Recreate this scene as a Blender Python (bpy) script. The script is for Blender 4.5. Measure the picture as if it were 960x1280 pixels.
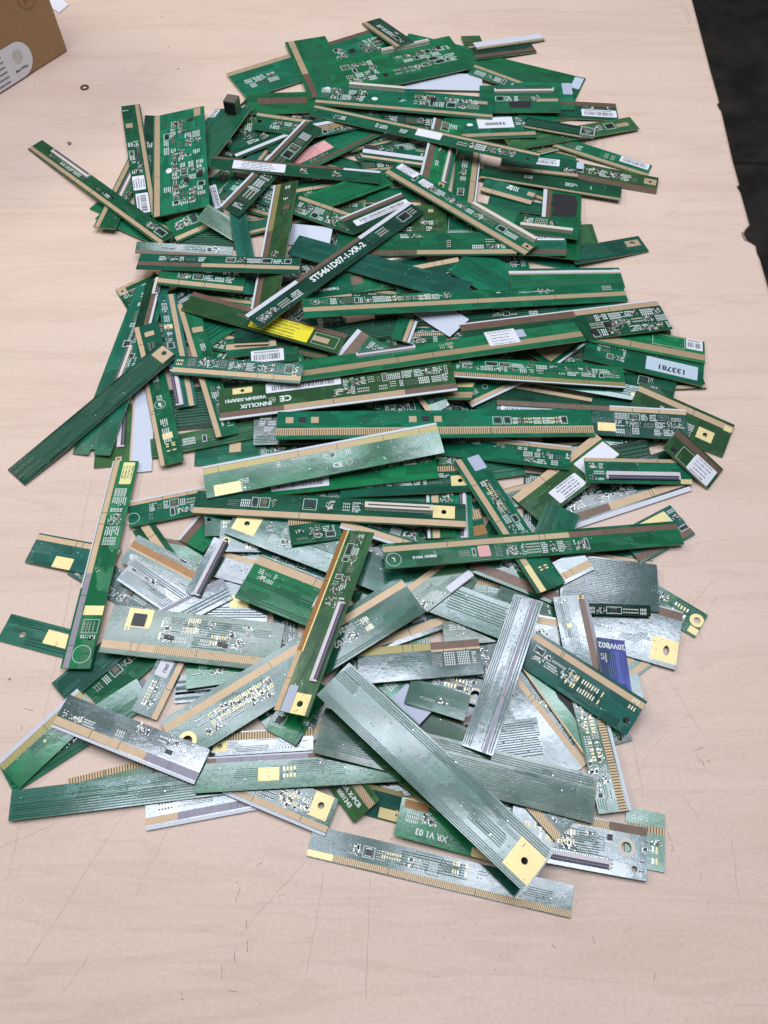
import bpy, math, random
import numpy as np
from mathutils import Matrix, Vector

for o in list(bpy.data.objects):
    bpy.data.objects.remove(o)
S = bpy.context.scene
COL = S.collection

# ---------------------------------------------------------------- camera
cam = bpy.data.cameras.new("camera")
cam.sensor_fit = 'VERTICAL'
cam.sensor_height = 34.6
cam.lens = 34.6 / (2 * (640 / 963.0))
cam.clip_start = 0.01
cam.clip_end = 50
co = bpy.data.objects.new("camera", cam)
COL.objects.link(co)
co.location = (0, 0, 0.5)
co.rotation_euler = (math.radians(30), 0, 0)
S.camera = co

# ---------------------------------------------------------------- light
W = bpy.data.worlds.new("World")
S.world = W
W.use_nodes = True
bg = W.node_tree.nodes['Background']
bg.inputs[0].default_value = (0.93, 0.96, 1.0, 1)
bg.inputs[1].default_value = 0.11
S.view_settings.view_transform = 'Standard'
S.view_settings.look = 'None'
S.view_settings.exposure = 0.08
S.view_settings.gamma = 1.0

def panel(x, y, z, sx, sy, rad, col=(0.95, 0.98, 1.0), rz=0):
    L = bpy.data.lights.new("ceiling_and_fill_lamp", 'AREA')
    L.shape = 'RECTANGLE'
    L.size, L.size_y = sx, sy
    L.energy = rad * math.pi * sx * sy
    L.color = col
    o = bpy.data.objects.new("ceiling_and_fill_lamp", L)
    COL.objects.link(o)
    o.location = (x, y, z)
    o.rotation_euler = (0, 0, rz)
    return o

for px_, py_, sx_, sy_ in ((-0.46, 0.27, 0.74, 0.30), (0.40, 0.27, 0.78, 0.30), (-0.46, 0.70, 0.78, 0.34), (0.47, 0.72, 0.90, 0.34), (-0.42, 1.16, 0.80, 0.30), (0.50, 1.14, 0.85, 0.24)):
    cool = (0.89, 0.955, 1.10)
    panel(px_, py_, 1.75, sx_, sy_, 3.2, cool)                 # diffuser
    for dy in (-0.3, 0.3):                                     # the two tubes behind it show as brighter bars
        panel(px_, py_ + dy * sy_, 1.745, sx_ * 0.92, 0.055, 11.5, cool)
panel(-2.1, 1.5, 1.75, 0.6, 1.3, 13.0, (1.0, 0.92, 0.80))  # added unseen fill panel that brightens the far table top

# ---------------------------------------------------------------- materials
def newmat(name):
    m = bpy.data.materials.new(name)
    m.use_nodes = True
    return m, m.node_tree.nodes, m.node_tree.links, m.node_tree.nodes['Principled BSDF']

def simple(name, col, rough=0.5, metal=0.0, var=0.12, scale=400, bump=0.0, spec=0.5):
    m, N, L, B = newmat(name)
    tc = N.new('ShaderNodeTexCoord')
    no = N.new('ShaderNodeTexNoise'); no.inputs['Scale'].default_value = scale
    no.inputs['Detail'].default_value = 3
    L.new(tc.outputs['Object'], no.inputs['Vector'])
    mx = N.new('ShaderNodeMix'); mx.data_type = 'RGBA'
    mx.inputs[6].default_value = tuple(c * (1 - var) for c in col) + (1,)
    mx.inputs[7].default_value = tuple(min(1, c * (1 + var)) for c in col) + (1,)
    L.new(no.outputs['Fac'], mx.inputs[0])
    L.new(mx.outputs[2], B.inputs['Base Color'])
    B.inputs['Roughness'].default_value = rough
    B.inputs['Metallic'].default_value = metal
    B.inputs['Specular IOR Level'].default_value = spec
    if bump:
        b = N.new('ShaderNodeBump'); b.inputs['Distance'].default_value = bump
        b.inputs['Strength'].default_value = 1.0
        L.new(no.outputs['Fac'], b.inputs['Height']); L.new(b.outputs[0], B.inputs['Normal'])
    return m

def mask_mat(name, col, pour=1.5, rough=0.12, bump=0.00002, ior=1.72):
    """solder mask over copper: blocky lighter pours, hair-fine tracks and an orange-peel surface"""
    m, N, L, B = newmat(name)
    tc = N.new('ShaderNodeTexCoord')
    oi = N.new('ShaderNodeObjectInfo')
    off = N.new('ShaderNodeVectorMath'); off.operation = 'ADD'
    sc = N.new('ShaderNodeVectorMath'); sc.operation = 'SCALE'; sc.inputs[3].default_value = 3.0
    cb = N.new('ShaderNodeCombineXYZ')
    L.new(oi.outputs['Random'], cb.inputs[0]); L.new(oi.outputs['Random'], cb.inputs[1])
    L.new(cb.outputs[0], sc.inputs[0])
    L.new(tc.outputs['Object'], off.inputs[0]); L.new(sc.outputs[0], off.inputs[1])
    st = N.new('ShaderNodeMapping'); st.inputs['Scale'].default_value = (0.45, 1.0, 0.0)
    L.new(off.outputs[0], st.inputs[0])
    vo = N.new('ShaderNodeTexVoronoi'); vo.distance = 'CHEBYCHEV'
    vo.inputs['Scale'].default_value = 130; vo.inputs['Randomness'].default_value = 0.8
    L.new(st.outputs[0], vo.inputs['Vector'])
    sp = N.new('ShaderNodeSeparateColor'); L.new(vo.outputs['Color'], sp.inputs[0])
    cr = N.new('ShaderNodeValToRGB'); cr.color_ramp.interpolation = 'CONSTANT'
    cr.color_ramp.elements[0].color = (0, 0, 0, 1)
    e = cr.color_ramp.elements[1]; e.position = 0.45; e.color = (0.45, 0.45, 0.45, 1)
    e = cr.color_ramp.elements.new(0.72); e.color = (1, 1, 1, 1)
    L.new(sp.outputs[0], cr.inputs[0])
    # fine tracks along the strip inside some of the pours
    sx = N.new('ShaderNodeSeparateXYZ'); L.new(off.outputs[0], sx.inputs[0])
    w1 = N.new('ShaderNodeMath'); w1.operation = 'MULTIPLY'; w1.inputs[1].default_value = 1 / 0.0011
    L.new(sx.outputs[1], w1.inputs[0])
    w2 = N.new('ShaderNodeMath'); w2.operation = 'FRACT'; L.new(w1.outputs[0], w2.inputs[0])
    w3 = N.new('ShaderNodeMath'); w3.operation = 'GREATER_THAN'; w3.inputs[1].default_value = 0.55
    L.new(w2.outputs[0], w3.inputs[0])
    g1 = N.new('ShaderNodeMath'); g1.operation = 'GREATER_THAN'; g1.inputs[1].default_value = 0.62
    L.new(sp.outputs[1], g1.inputs[0])
    tr = N.new('ShaderNodeMath'); tr.operation = 'MULTIPLY'
    L.new(w3.outputs[0], tr.inputs[0]); L.new(g1.outputs[0], tr.inputs[1])
    ad = N.new('ShaderNodeMath'); ad.operation = 'MULTIPLY_ADD'; ad.inputs[1].default_value = 0.7
    L.new(tr.outputs[0], ad.inputs[0]); L.new(cr.outputs[0], ad.inputs[2])
    mx = N.new('ShaderNodeMix'); mx.data_type = 'RGBA'
    mx.inputs[6].default_value = col + (1,)
    mx.inputs[7].default_value = tuple(min(1, c * pour) for c in col) + (1,)
    L.new(ad.outputs[0], mx.inputs[0])
    # per-board shift of tone
    hs = N.new('ShaderNodeHueSaturation')
    mr = N.new('ShaderNodeMapRange'); mr.inputs[3].default_value = 0.68; mr.inputs[4].default_value = 1.3
    L.new(oi.outputs['Random'], mr.inputs[0]); L.new(mr.outputs[0], hs.inputs['Value'])
    L.new(mx.outputs[2], hs.inputs['Color'])
    mh = N.new('ShaderNodeMapRange'); mh.inputs[3].default_value = 0.485; mh.inputs[4].default_value = 0.52
    fr = N.new('ShaderNodeMath'); fr.operation = 'MULTIPLY'; fr.inputs[1].default_value = 7.31
    f2 = N.new('ShaderNodeMath'); f2.operation = 'FRACT'
    L.new(oi.outputs['Random'], fr.inputs[0]); L.new(fr.outputs[0], f2.inputs[0]); L.new(f2.outputs[0], mh.inputs[0]); L.new(mh.outputs[0], hs.inputs['Hue'])
    L.new(hs.outputs[0], B.inputs['Base Color'])
    no = N.new('ShaderNodeTexNoise'); no.inputs['Scale'].default_value = 330; no.inputs['Detail'].default_value = 3
    L.new(off.outputs[0], no.inputs['Vector'])
    no2 = N.new('ShaderNodeTexNoise'); no2.inputs['Scale'].default_value = 45; no2.inputs['Detail'].default_value = 2
    L.new(off.outputs[0], no2.inputs['Vector'])
    mr2 = N.new('ShaderNodeMapRange'); mr2.inputs[3].default_value = rough * 0.7; mr2.inputs[4].default_value = rough * 1.5
    L.new(no2.outputs['Fac'], mr2.inputs[0]); L.new(mr2.outputs[0], B.inputs['Roughness'])
    h1 = N.new('ShaderNodeMath'); h1.operation = 'MULTIPLY_ADD'; h1.inputs[1].default_value = 0.5
    L.new(ad.outputs[0], h1.inputs[0]); L.new(no.outputs['Fac'], h1.inputs[2])
    h2 = N.new('ShaderNodeMath'); h2.operation = 'MULTIPLY_ADD'; h2.inputs[1].default_value = 4.0
    L.new(no2.outputs['Fac'], h2.inputs[0]); L.new(h1.outputs[0], h2.inputs[2])
    b = N.new('ShaderNodeBump'); b.inputs['Distance'].default_value = bump; b.inputs['Strength'].default_value = 1.0
    L.new(h2.outputs[0], b.inputs['Height']); L.new(b.outputs[0], B.inputs['Normal'])
    B.inputs['IOR'].default_value = ior
    return m

def comb(name, c1, c2, period, duty, metal, slant=0.0, rough=0.35):
    """strip of contact fingers: stripes across the board's long axis"""
    m, N, L, B = newmat(name)
    tc = N.new('ShaderNodeTexCoord'); sx = N.new('ShaderNodeSeparateXYZ')
    L.new(tc.outputs['Object'], sx.inputs[0])
    a = N.new('ShaderNodeMath'); a.operation = 'MULTIPLY_ADD'; a.inputs[1].default_value = slant
    L.new(sx.outputs[1], a.inputs[0]); L.new(sx.outputs[0], a.inputs[2])
    b = N.new('ShaderNodeMath'); b.operation = 'MULTIPLY'; b.inputs[1].default_value = 1 / period
    L.new(a.outputs[0], b.inputs[0])
    c = N.new('ShaderNodeMath'); c.operation = 'FRACT'; L.new(b.outputs[0], c.inputs[0])
    d = N.new('ShaderNodeMath'); d.operation = 'GREATER_THAN'; d.inputs[1].default_value = duty
    L.new(c.outputs[0], d.inputs[0])
    mx = N.new('ShaderNodeMix'); mx.data_type = 'RGBA'
    mx.inputs[6].default_value = c1 + (1,); mx.inputs[7].default_value = c2 + (1,)
    L.new(d.outputs[0], mx.inputs[0]); L.new(mx.outputs[2], B.inputs['Base Color'])
    B.inputs['Metallic'].default_value = metal; B.inputs['Roughness'].default_value = rough
    return m

M = dict(
    a=mask_mat('mask_green', (0.006, 0.122, 0.050)),
    b=mask_mat('mask_forest', (0.007, 0.088, 0.043)),
    c=mask_mat('mask_teal', (0.012, 0.098, 0.068), ior=1.85),
    d=mask_mat('mask_olive', (0.028, 0.090, 0.028)),
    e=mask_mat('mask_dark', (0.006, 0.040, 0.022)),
    s=mask_mat('mask_green_sheen_tint', (0.055, 0.115, 0.105), 1.3, 0.11, 0.000026, 2.05),  # green mask made paler and greyer: lamp sheen put into the colour
    u=mask_mat('mask_blue', (0.085, 0.095, 0.30), 1.8),
    v=simple('grey_laminate', (0.20, 0.21, 0.24), 0.35),
    w=simple('white_sheet', (0.62, 0.66, 0.74), 0.4, var=0.03),
    side=simple('fibreglass_edge', (0.33, 0.40, 0.24), 0.6, scale=1500, var=0.3),
    t=simple('tinned_gold', (0.56, 0.405, 0.25), 0.5, 0.35, 0.12, 150),
    g=simple('bright_gold', (0.84, 0.69, 0.33), 0.45, 0.35, 0.08, 120),
    o=simple('olive_gold', (0.36, 0.30, 0.12), 0.4, 0.4, 0.1, 100),
    z=simple('bronze_residue', (0.17, 0.105, 0.070), 0.45, 0.25, 0.3, 160),
    n=simple('orange_residue', (0.30, 0.14, 0.035), 0.4, 0.25, 0.2, 200),
    lav=simple('lavender_grey', (0.26, 0.24, 0.28), 0.45, 0.2, 0.2, 300),
    h=comb('fine_fingers', (0.64, 0.47, 0.28), (0.22, 0.16, 0.09), 0.0013, 0.60, 0.35, 0.5, 0.5),
    p=comb('coarse_fingers', (0.60, 0.44, 0.25), (0.12, 0.075, 0.035), 0.0017, 0.58, 0.35, 0.0, 0.5),
    tape=simple('white_edge_tape', (0.66, 0.67, 0.72), 0.45, var=0.06, scale=120),
    silk=simple('white_ink', (0.80, 0.83, 0.80), 0.6, var=0.1),
    pad=simple('solder', (0.72, 0.74, 0.74), 0.3, 0.6, 0.15),
    gpad=simple('gold_flash', (0.84, 0.70, 0.36), 0.45, 0.35, 0.1),
    blk=simple('black_plastic', (0.018, 0.018, 0.020), 0.4),
    smd=simple('ceramic_brown', (0.16, 0.12, 0.085), 0.5, var=0.4, scale=900),
    lat=simple('dark_latch', (0.060, 0.050, 0.085), 0.45),
    cream=simple('cream_plastic', (0.70, 0.64, 0.52), 0.5, var=0.05),
    pale=simple('pale_pink_plastic', (0.70, 0.64, 0.66), 0.5, var=0.05),
    paper=simple('label_paper', (0.78, 0.78, 0.82), 0.6, var=0.03),
    py=simple('yellow_label', (0.86, 0.74, 0.03), 0.5, var=0.03),
    pl=simple('pale_yellow_label', (0.84, 0.80, 0.34), 0.5, var=0.03),
    pp=simple('pink_label', (0.76, 0.40, 0.38), 0.6, var=0.05),
    pb=simple('blue_white_label', (0.52, 0.62, 0.70), 0.5, var=0.04),
    pa=simple('lavender_label_and_sheen', (0.46, 0.50, 0.62), 0.45, var=0.04),  # labels, plus sheen painted onto the steep olive strip's end
    ink=simple('black_ink', (0.03, 0.03, 0.035), 0.6),
    rink=simple('red_ink', (0.45, 0.10, 0.07), 0.7),
    trk=simple('track_ridge', (0.016, 0.110, 0.055), 0.5, 0.0, 0.1, spec=0.4),
    trkd=simple('track_dark', (0.011, 0.080, 0.047), 0.2, 0.0, 0.1, spec=0.4),
    trks=simple('track_grey', (0.05, 0.10, 0.09), 0.24, 0.0, 0.1, spec=0.4),
    char=simple('charred_black', (0.016, 0.014, 0.018), 0.6, var=0.4, scale=120, bump=0.0002),
    metal=simple('nickel_foil', (0.42, 0.36, 0.29), 0.35, 0.8, 0.15, 200),
)
MATKEY = dict(t='t', g='g', o='o', z='z', n='n', v='lav', h='h', p='p', w='tape')

# ---------------------------------------------------------------- mesh helpers
class G:
    """collects boxes and flat shapes into one mesh"""
    def __init__(s): s.v = []; s.f = []; s.mi = []; s.mats = []
    def m(s, k):
        if k not in s.mats: s.mats.append(k)
        return s.mats.index(k)
    def poly(s, pts, z, mk):
        b = len(s.v); s.v += [(x, y, z) for x, y in pts]
        s.f.append(tuple(range(b, b + len(pts)))); s.mi.append(s.m(mk))
    def quad(s, x0, y0, x1, y1, z, mk):
        s.poly([(x0, y0), (x1, y0), (x1, y1), (x0, y1)], z, mk)
    def box(s, x0, y0, x1, y1, z0, z1, mk, bottom=False):
        b = len(s.v); i = s.m(mk)
        s.v += [(x0, y0, z0), (x1, y0, z0), (x1, y1, z0), (x0, y1, z0), (x0, y0, z1), (x1, y0, z1), (x1, y1, z1), (x0, y1, z1)]
        fs = [(4, 5, 6, 7), (0, 1, 5, 4), (1, 2, 6, 5), (2, 3, 7, 6), (3, 0, 4, 7)]
        if bottom: fs.append((3, 2, 1, 0))
        for f in fs: s.f.append(tuple(b + k for k in f)); s.mi.append(i)
    def disc(s, x, y, r, z, mk, ry=None, n=20):
        ry = ry or r
        s.poly([(x + r * math.cos(6.28319 * k / n), y + ry * math.sin(6.28319 * k / n)) for k in range(n)], z, mk)
    def ring(s, x, y, r0, r1, z, mk, n=28, sx=1.0):
        b = len(s.v); i = s.m(mk)
        for k in range(n):
            a = 6.28319 * k / n
            s.v += [(x + r0 * sx * math.cos(a), y + r0 * math.sin(a), z), (x + r1 * sx * math.cos(a), y + r1 * math.sin(a), z)]
        for k in range(n):
            j = (k + 1) % n
            s.f.append((b + 2 * k, b + 2 * k + 1, b + 2 * j + 1, b + 2 * j)); s.mi.append(i)
    def line(s, x0, y0, x1, y1, w, z, mk):
        d = math.hypot(x1 - x0, y1 - y0) or 1e-9
        nx, ny = -(y1 - y0) / d * w / 2, (x1 - x0) / d * w / 2
        s.poly([(x0 - nx, y0 - ny), (x1 - nx, y1 - ny), (x1 + nx, y1 + ny), (x0 + nx, y0 + ny)], z, mk)
    def mesh(s, name):
        me = bpy.data.meshes.new(name)
        me.from_pydata(s.v, [], s.f)
        for k in s.mats: me.materials.append(M[k])
        me.polygons.foreach_set('material_index', s.mi)
        me.update()
        return me

def link(name, me, parent=None):
    o = bpy.data.objects.new(name, me)
    COL.objects.link(o)
    if parent is not None: o.parent = parent
    return o

def thing(name, label, cat, mat4=None, group=None):
    o = bpy.data.objects.new(name, None)
    o.empty_display_size = 0.01
    COL.objects.link(o)
    if mat4 is not None: o.matrix_world = mat4
    o['label'] = label; o['category'] = cat
    if group: o['group'] = group
    return o

_font = {}
def text_polys(txt):
    """outline polygons of a text, unit height, centred on the origin"""
    if txt not in _font:
        c = bpy.data.curves.new('t', 'FONT'); c.body = txt; c.size = 1.0
        c.align_x = 'CENTER'; c.align_y = 'CENTER'; c.resolution_u = 2; c.offset = 0.03
        o = bpy.data.objects.new('t', c); COL.objects.link(o)
        dg = bpy.context.evaluated_depsgraph_get()
        me = bpy.data.meshes.new_from_object(o.evaluated_get(dg))
        _font[txt] = ([v.co[:2] for v in me.vertices], [tuple(p.vertices) for p in me.polygons])
        bpy.data.objects.remove(o); bpy.data.meshes.remove(me); bpy.data.curves.remove(c)
    return _font[txt]

def put_text(g, txt, x, y, size, ang, z, mk):
    vs, fs = text_polys(txt)
    b = len(g.v); i = g.m(mk); ca, sa = math.cos(ang) * size, math.sin(ang) * size
    g.v += [(x + ca * p - sa * q, y + sa * p + ca * q, z) for p, q in vs]
    for f in fs: g.f.append(tuple(b + k for k in f)); g.mi.append(i)

def plate(outer, holes, z0, z1, mtop, mside):
    """flat plate with real through-holes, via a filled 2D curve"""
    c = bpy.data.curves.new('p', 'CURVE'); c.dimensions = '2D'; c.fill_mode = 'BOTH'
    c.extrude = (z1 - z0) / 2
    for lp in [outer] + holes:
        sp = c.splines.new('POLY'); sp.points.add(len(lp) - 1)
        for k, (x, y) in enumerate(lp): sp.points[k].co = (x, y, 0, 1)
        sp.use_cyclic_u = True
    o = bpy.data.objects.new('p', c); COL.objects.link(o)
    me = bpy.data.meshes.new_from_object(o.evaluated_get(bpy.context.evaluated_depsgraph_get()))
    bpy.data.objects.remove(o); bpy.data.curves.remove(c)
    me.transform(Matrix.Translation((0, 0, (z0 + z1) / 2)))
    me.materials.clear(); me.materials.append(M[mtop]); me.materials.append(M[mside])
    for p in me.polygons: p.material_index = 0 if abs(p.normal.z) > 0.7 else 1
    return me

def circle(x, y, r, rx=None, n=24):
    rx = rx or r
    return [(x + rx * math.cos(6.28319 * k / n), y + r * math.sin(6.28319 * k / n)) for k in range(n)]

TH = 0.001
mm = 0.001

def cluster(R, silk, pads, smd, x0, x1, y0, y1, dens, k_=1.0):
    """the board's circuitry: the area is cut into cells, each an orderly block of its own kind"""
    mm = 0.001 * k_
    if x1 - x0 < 0.0015 or y1 - y0 < 0.0015: return
    z = TH + 0.00010
    fill = min(0.98, 0.50 + dens * 0.05)
    rows = max(1, round((y1 - y0) / (R.uniform(4.5, 7) * mm)))
    rh = (y1 - y0) / rows
    def ends(x, y, w, h, kk, hh=.45):
        smd.box(x, y, x + w, y + h, TH, TH + hh * mm, kk)
        if w > h:
            e = .28 * w
            pads.box(x - e, y, x, y + h, TH, TH + hh * .7 * mm, 'pad'); pads.box(x + w, y, x + w + e, y + h, TH, TH + hh * .7 * mm, 'pad')
        else:
            e = .28 * h
            pads.box(x, y - e, x + w, y, TH, TH + hh * .7 * mm, 'pad'); pads.box(x, y + h, x + w, y + h + e, TH, TH + hh * .7 * mm, 'pad')
    def word(x, y, xe, h=.8):
        while x < xe - .5 * mm:
            w = R.choice([.35, .5, .65]) * mm
            silk.quad(x, y, x + w, y + h * mm, z, 'silk')
            x += w + .22 * mm
            if R.random() < .12: x += .7 * mm
    for r_ in range(rows):
        x = x0 + R.uniform(0, 1) * mm
        while x < x1 - 1.5 * mm:
            w = min(R.uniform(3, 10) * mm, x1 - x); a, b = y0 + r_ * rh + .25 * mm, y0 + (r_ + 1) * rh - .25 * mm
            if R.random() > fill:
                x += w; continue
            t = R.random()
            if t < .24:       # bank of small parts with bright ends
                pit = R.choice([1.0, 1.25, 1.6]) * mm; hgt = min(R.choice([1.1, 1.5]) * mm, (b - a) * .5); q = a + .35 * mm
                kk = R.choice(['smd', 'smd', 'blk', 'cream'])
                while q + hgt * 1.3 < b:
                    xx = x
                    while xx + pit < x + w:
                        ends(xx, q + .25 * hgt, pit * .5, hgt * .6, kk, .35); xx += pit
                    q += hgt * R.uniform(1.5, 2.0)
            elif t < .42:     # bank of printed bars
                pit = R.choice([.8, 1.0, 1.3]) * mm; q = a; hgt = R.choice([1.0, 1.6]) * mm
                while q + hgt < b:
                    xx = x
                    while xx + pit < x + w:
                        silk.quad(xx, q, xx + pit * .52, q + hgt, z, 'silk'); xx += pit
                    q += hgt + .45 * mm
            elif t < .60:     # lines of tiny writing
                q = a
                while q + .8 * mm < b:
                    word(x, q, x + w * R.uniform(.6, 1)); q += 1.35 * mm
            elif t < .72:     # outlined frame with a part inside
                k = .30 * mm; xe = x + w - .6 * mm
                silk.quad(x, a, xe, a + k, z, 'silk'); silk.quad(x, b - k, xe, b, z, 'silk')
                silk.quad(x, a + k, x + k, b - k, z, 'silk'); silk.quad(xe - k, a + k, xe, b - k, z, 'silk')
                cx, cy = (x + xe) / 2, (a + b) / 2; hw, hh = (xe - x) * .26, (b - a) * .26
                if hw > .5 * mm and hh > .3 * mm:
                    smd.box(cx - hw, cy - hh, cx + hw, cy + hh, TH, TH + .7 * mm, R.choice(['blk', 'smd', 'blk']))
                    q = cx - hw
                    while q + .3 * mm < cx + hw:
                        pads.quad(q, cy + hh, q + .3 * mm, cy + hh + .5 * mm, z, 'pad'); pads.quad(q, cy - hh - .5 * mm, q + .3 * mm, cy - hh, z, 'pad'); q += .65 * mm
            else:             # loose parts, test points, printed outlines
                for q in range(int(w * (b - a) * 1e6 * .38)):
                    px, py = x + R.random() * w * .85, a + R.random() * (b - a) * .8; u = R.random()
                    if u < .35:
                        v = R.random() < .5; l, c = R.choice([(1.4, .7), (.9, .45), (1.9, 1.1)])
                        ends(px, py, (l if v else c) * mm, (c if v else l) * mm, R.choice(['smd', 'blk', 'cream', 'smd']))
                    elif u < .75:
                        l, c = R.choice([(1.6, .32), (.32, 1.6), (2.4, .32), (.9, .4)]); silk.quad(px, py, px + l * mm, py + c * mm, z, 'silk')
                    else: pads.disc(px, py, R.uniform(.22, .42) * mm, z + .00001, R.choice(['pad', 'gpad', 'pad']), n=8)
            x += w + .3 * mm

def board(idx, col, L, Wd, vec, flip, feats, label):
    R = random.Random(idx * 7 + 3)
    O = Vector(vec[0:3]); x = Vector(vec[3:6]).normalized(); n = Vector(vec[6:9]).normalized()
    y = n.cross(x).normalized(); x = y.cross(n)
    mw = Matrix(((x.x, y.x, n.x, O.x), (x.y, y.y, n.y, O.y), (x.z, y.z, n.z, O.z), (0, 0, 0, 1)))
    root = thing('circuit_board', label, 'circuit board', mw, 'circuit board strips heaped on the table')
    U = (lambda u: (1 - u) * L) if flip else (lambda u: u * L)
    V = lambda v: v * Wd
    F = [t.split('~') for t in feats.split(';') if t]
    F = [(a[0].split(), a[1] if len(a) > 1 else None) for a in F]
    holes = []; pads_h = []
    for a, tx in F:
        if a[0] == 'p' and len(a) > 5:
            r = float(a[5]) * mm; rx = (float(a[6]) if len(a) > 6 else float(a[5])) * mm
            holes.append((U(float(a[1])), V(float(a[2])), r, rx))
        if a[0] == 'R':
            holes.append((U(float(a[1])), V(float(a[2])), float(a[3]) * mm, float(a[3]) * mm))
        if a[0] == 'h':
            holes.append((U(float(a[1])), V(float(a[2])), float(a[3]) * mm, float(a[3]) * mm))
    ch = 0.0004
    outer = [(ch, 0), (L - ch, 0), (L, ch), (L, Wd - ch), (L - ch, Wd), (ch, Wd), (0, Wd - ch), (0, ch)]
    for a, tx in F:
        if a[0] == 'N':      # notch cut into the far side (v = 1)
            cx_, w_, d_ = U(float(a[1])), float(a[2]) * mm, float(a[3]) * mm
            outer[4:5] = [(L - ch, Wd), (cx_ + w_ / 2, Wd), (cx_ + w_ / 2 - .0003, Wd - d_), (cx_ - w_ / 2 + .0003, Wd - d_), (cx_ - w_ / 2, Wd)]
        if a[0] == 'E':      # notch cut into the u = 0 end
            cy_, w_, d_ = V(float(a[1])), float(a[2]) * mm, float(a[3]) * mm
            if flip: outer[3:3] = [(L, cy_ - w_ / 2), (L - d_, cy_ - w_ / 2 + .0004), (L - d_, cy_ + w_ / 2 - .0004), (L, cy_ + w_ / 2)]
            else: outer += []; outer[7:7] = [(0, cy_ + w_ / 2), (d_, cy_ + w_ / 2 - .0004), (d_, cy_ - w_ / 2 + .0004), (0, cy_ - w_ / 2)]
    hs = [circle(hx, hy, r, rx) for hx, hy, r, rx in holes if r < hx < L - r and r < hy < Wd - r]
    if hs:
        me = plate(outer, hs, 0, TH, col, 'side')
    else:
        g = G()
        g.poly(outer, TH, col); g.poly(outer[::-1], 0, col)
        for k in range(len(outer)):
            p, q = outer[k], outer[(k + 1) % len(outer)]; b = len(g.v)
            g.v += [(p[0], p[1], 0), (q[0], q[1], 0), (q[0], q[1], TH), (p[0], p[1], TH)]
            g.f.append((b, b + 1, b + 2, b + 3)); g.mi.append(g.m('side'))
        me = g.mesh('substrate')
    link('white_sheet' if col == 'w' else 'substrate', me, root)
    silk, pads, smd, trk = G(), G(), G(), G()
    z = TH + 0.00010
    nb_ = 0
    for a, tx in F:
        k = a[0]; f = []
        for q in a[1:]:
            try: f.append(float(q))
            except ValueError: f.append(q)
        if k == 'b':
            v0, v1, mk = f[0], f[1], f[2]
            if not isinstance(mk, str): continue
            u0, u1 = (f[3], f[4]) if len(f) > 4 else (0, 1)
            xa, xb = sorted((U(u0), U(u1))); xa = max(xa, 0.00006); xb = min(xb, L - 0.00006)
            g = G()
            ya, yb = max(V(v0), 0.00006), min(V(v1), Wd - 0.00006)
            if mk == 'w':
                g.box(xa, ya, xb, yb, TH, TH + 0.00020, 'tape')
            else:
                nb_ += 1
                g.box(xa, ya, xb, yb, TH, TH + 0.00003 + 0.00001 * nb_, MATKEY[mk])
                # alignment cuts across the strip
                if xb - xa > 0.03:
                    for q in range(R.randint(1, 2)):
                        xx = xa + R.uniform(.2, .8) * (xb - xa)
                        g.quad(xx, ya, xx + 0.0004, yb, TH + 0.00009, 'trkd')
            link({'w': 'edge_tape', 'z': 'residue_strip', 'n': 'residue_strip', 'v': 'residue_strip'}.get(mk, 'contact_strip'), g.mesh('band'), root)
        elif k == 'p':
            hx, hy = U(f[0]), V(f[1]); sx, sy = f[2] * mm / 2, f[3] * mm / 2
            xa, xb = max(hx - sx, 0.0001), min(hx + sx, L - 0.0001); ya, yb = max(hy - sy, 0.0001), min(hy + sy, Wd - 0.0001)
            big = f[2] * f[3] > 90
            mk = 'g' if (vec[1] < 0.42 and (big or R.random() < .6)) else 't'  # near pads get the brighter gold: lamp reflection put into the colour
            if vec[1] > 0.5 and ('brown' in label or 'bronze' in label): mk = 'z'
            elif 'tan square' in label: mk = 't'
            if len(f) > 4:
                r = f[4] * mm; rx = (f[5] if len(f) > 5 else f[4]) * mm
                if r < hx < L - r and r < hy < Wd - r:
                    xa = min(xa, hx - rx - .0005); xb = max(xb, hx + rx + .0005); ya = min(ya, hy - r - .0005); yb = max(yb, hy + r + .0005)
                    me = plate([(xa, ya), (xb, ya), (xb, yb), (xa, yb)], [circle(hx, hy, r * 1.02, rx * 1.02)], TH - 0.00001, TH + 0.00005, mk, mk)
                else:
                    g = G(); g.box(xa, ya, xb, yb, TH, TH + 0.00005, mk); me = g.mesh('pad')
            else:
                g = G(); g.box(xa, ya, xb, yb, TH, TH + 0.00005, mk); me = g.mesh('pad')
            link('mounting_pad', me, root)
            for q in range(6 if big else 0):
                t = R.random()
                pads.disc(xa + (xb - xa) * t, ya + (yb - ya) * R.choice([.08, .92]), .25 * mm, TH + .00009, 'smd', n=6)
        elif k == 'c':
            xa, xb = sorted((U(f[0]), U(f[1]))); yc = V(f[2]); ty = int(f[3])
            up = -1 if f[2] > 0.5 else 1       # latch on the outer side
            g = G(); l = G()
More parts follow.
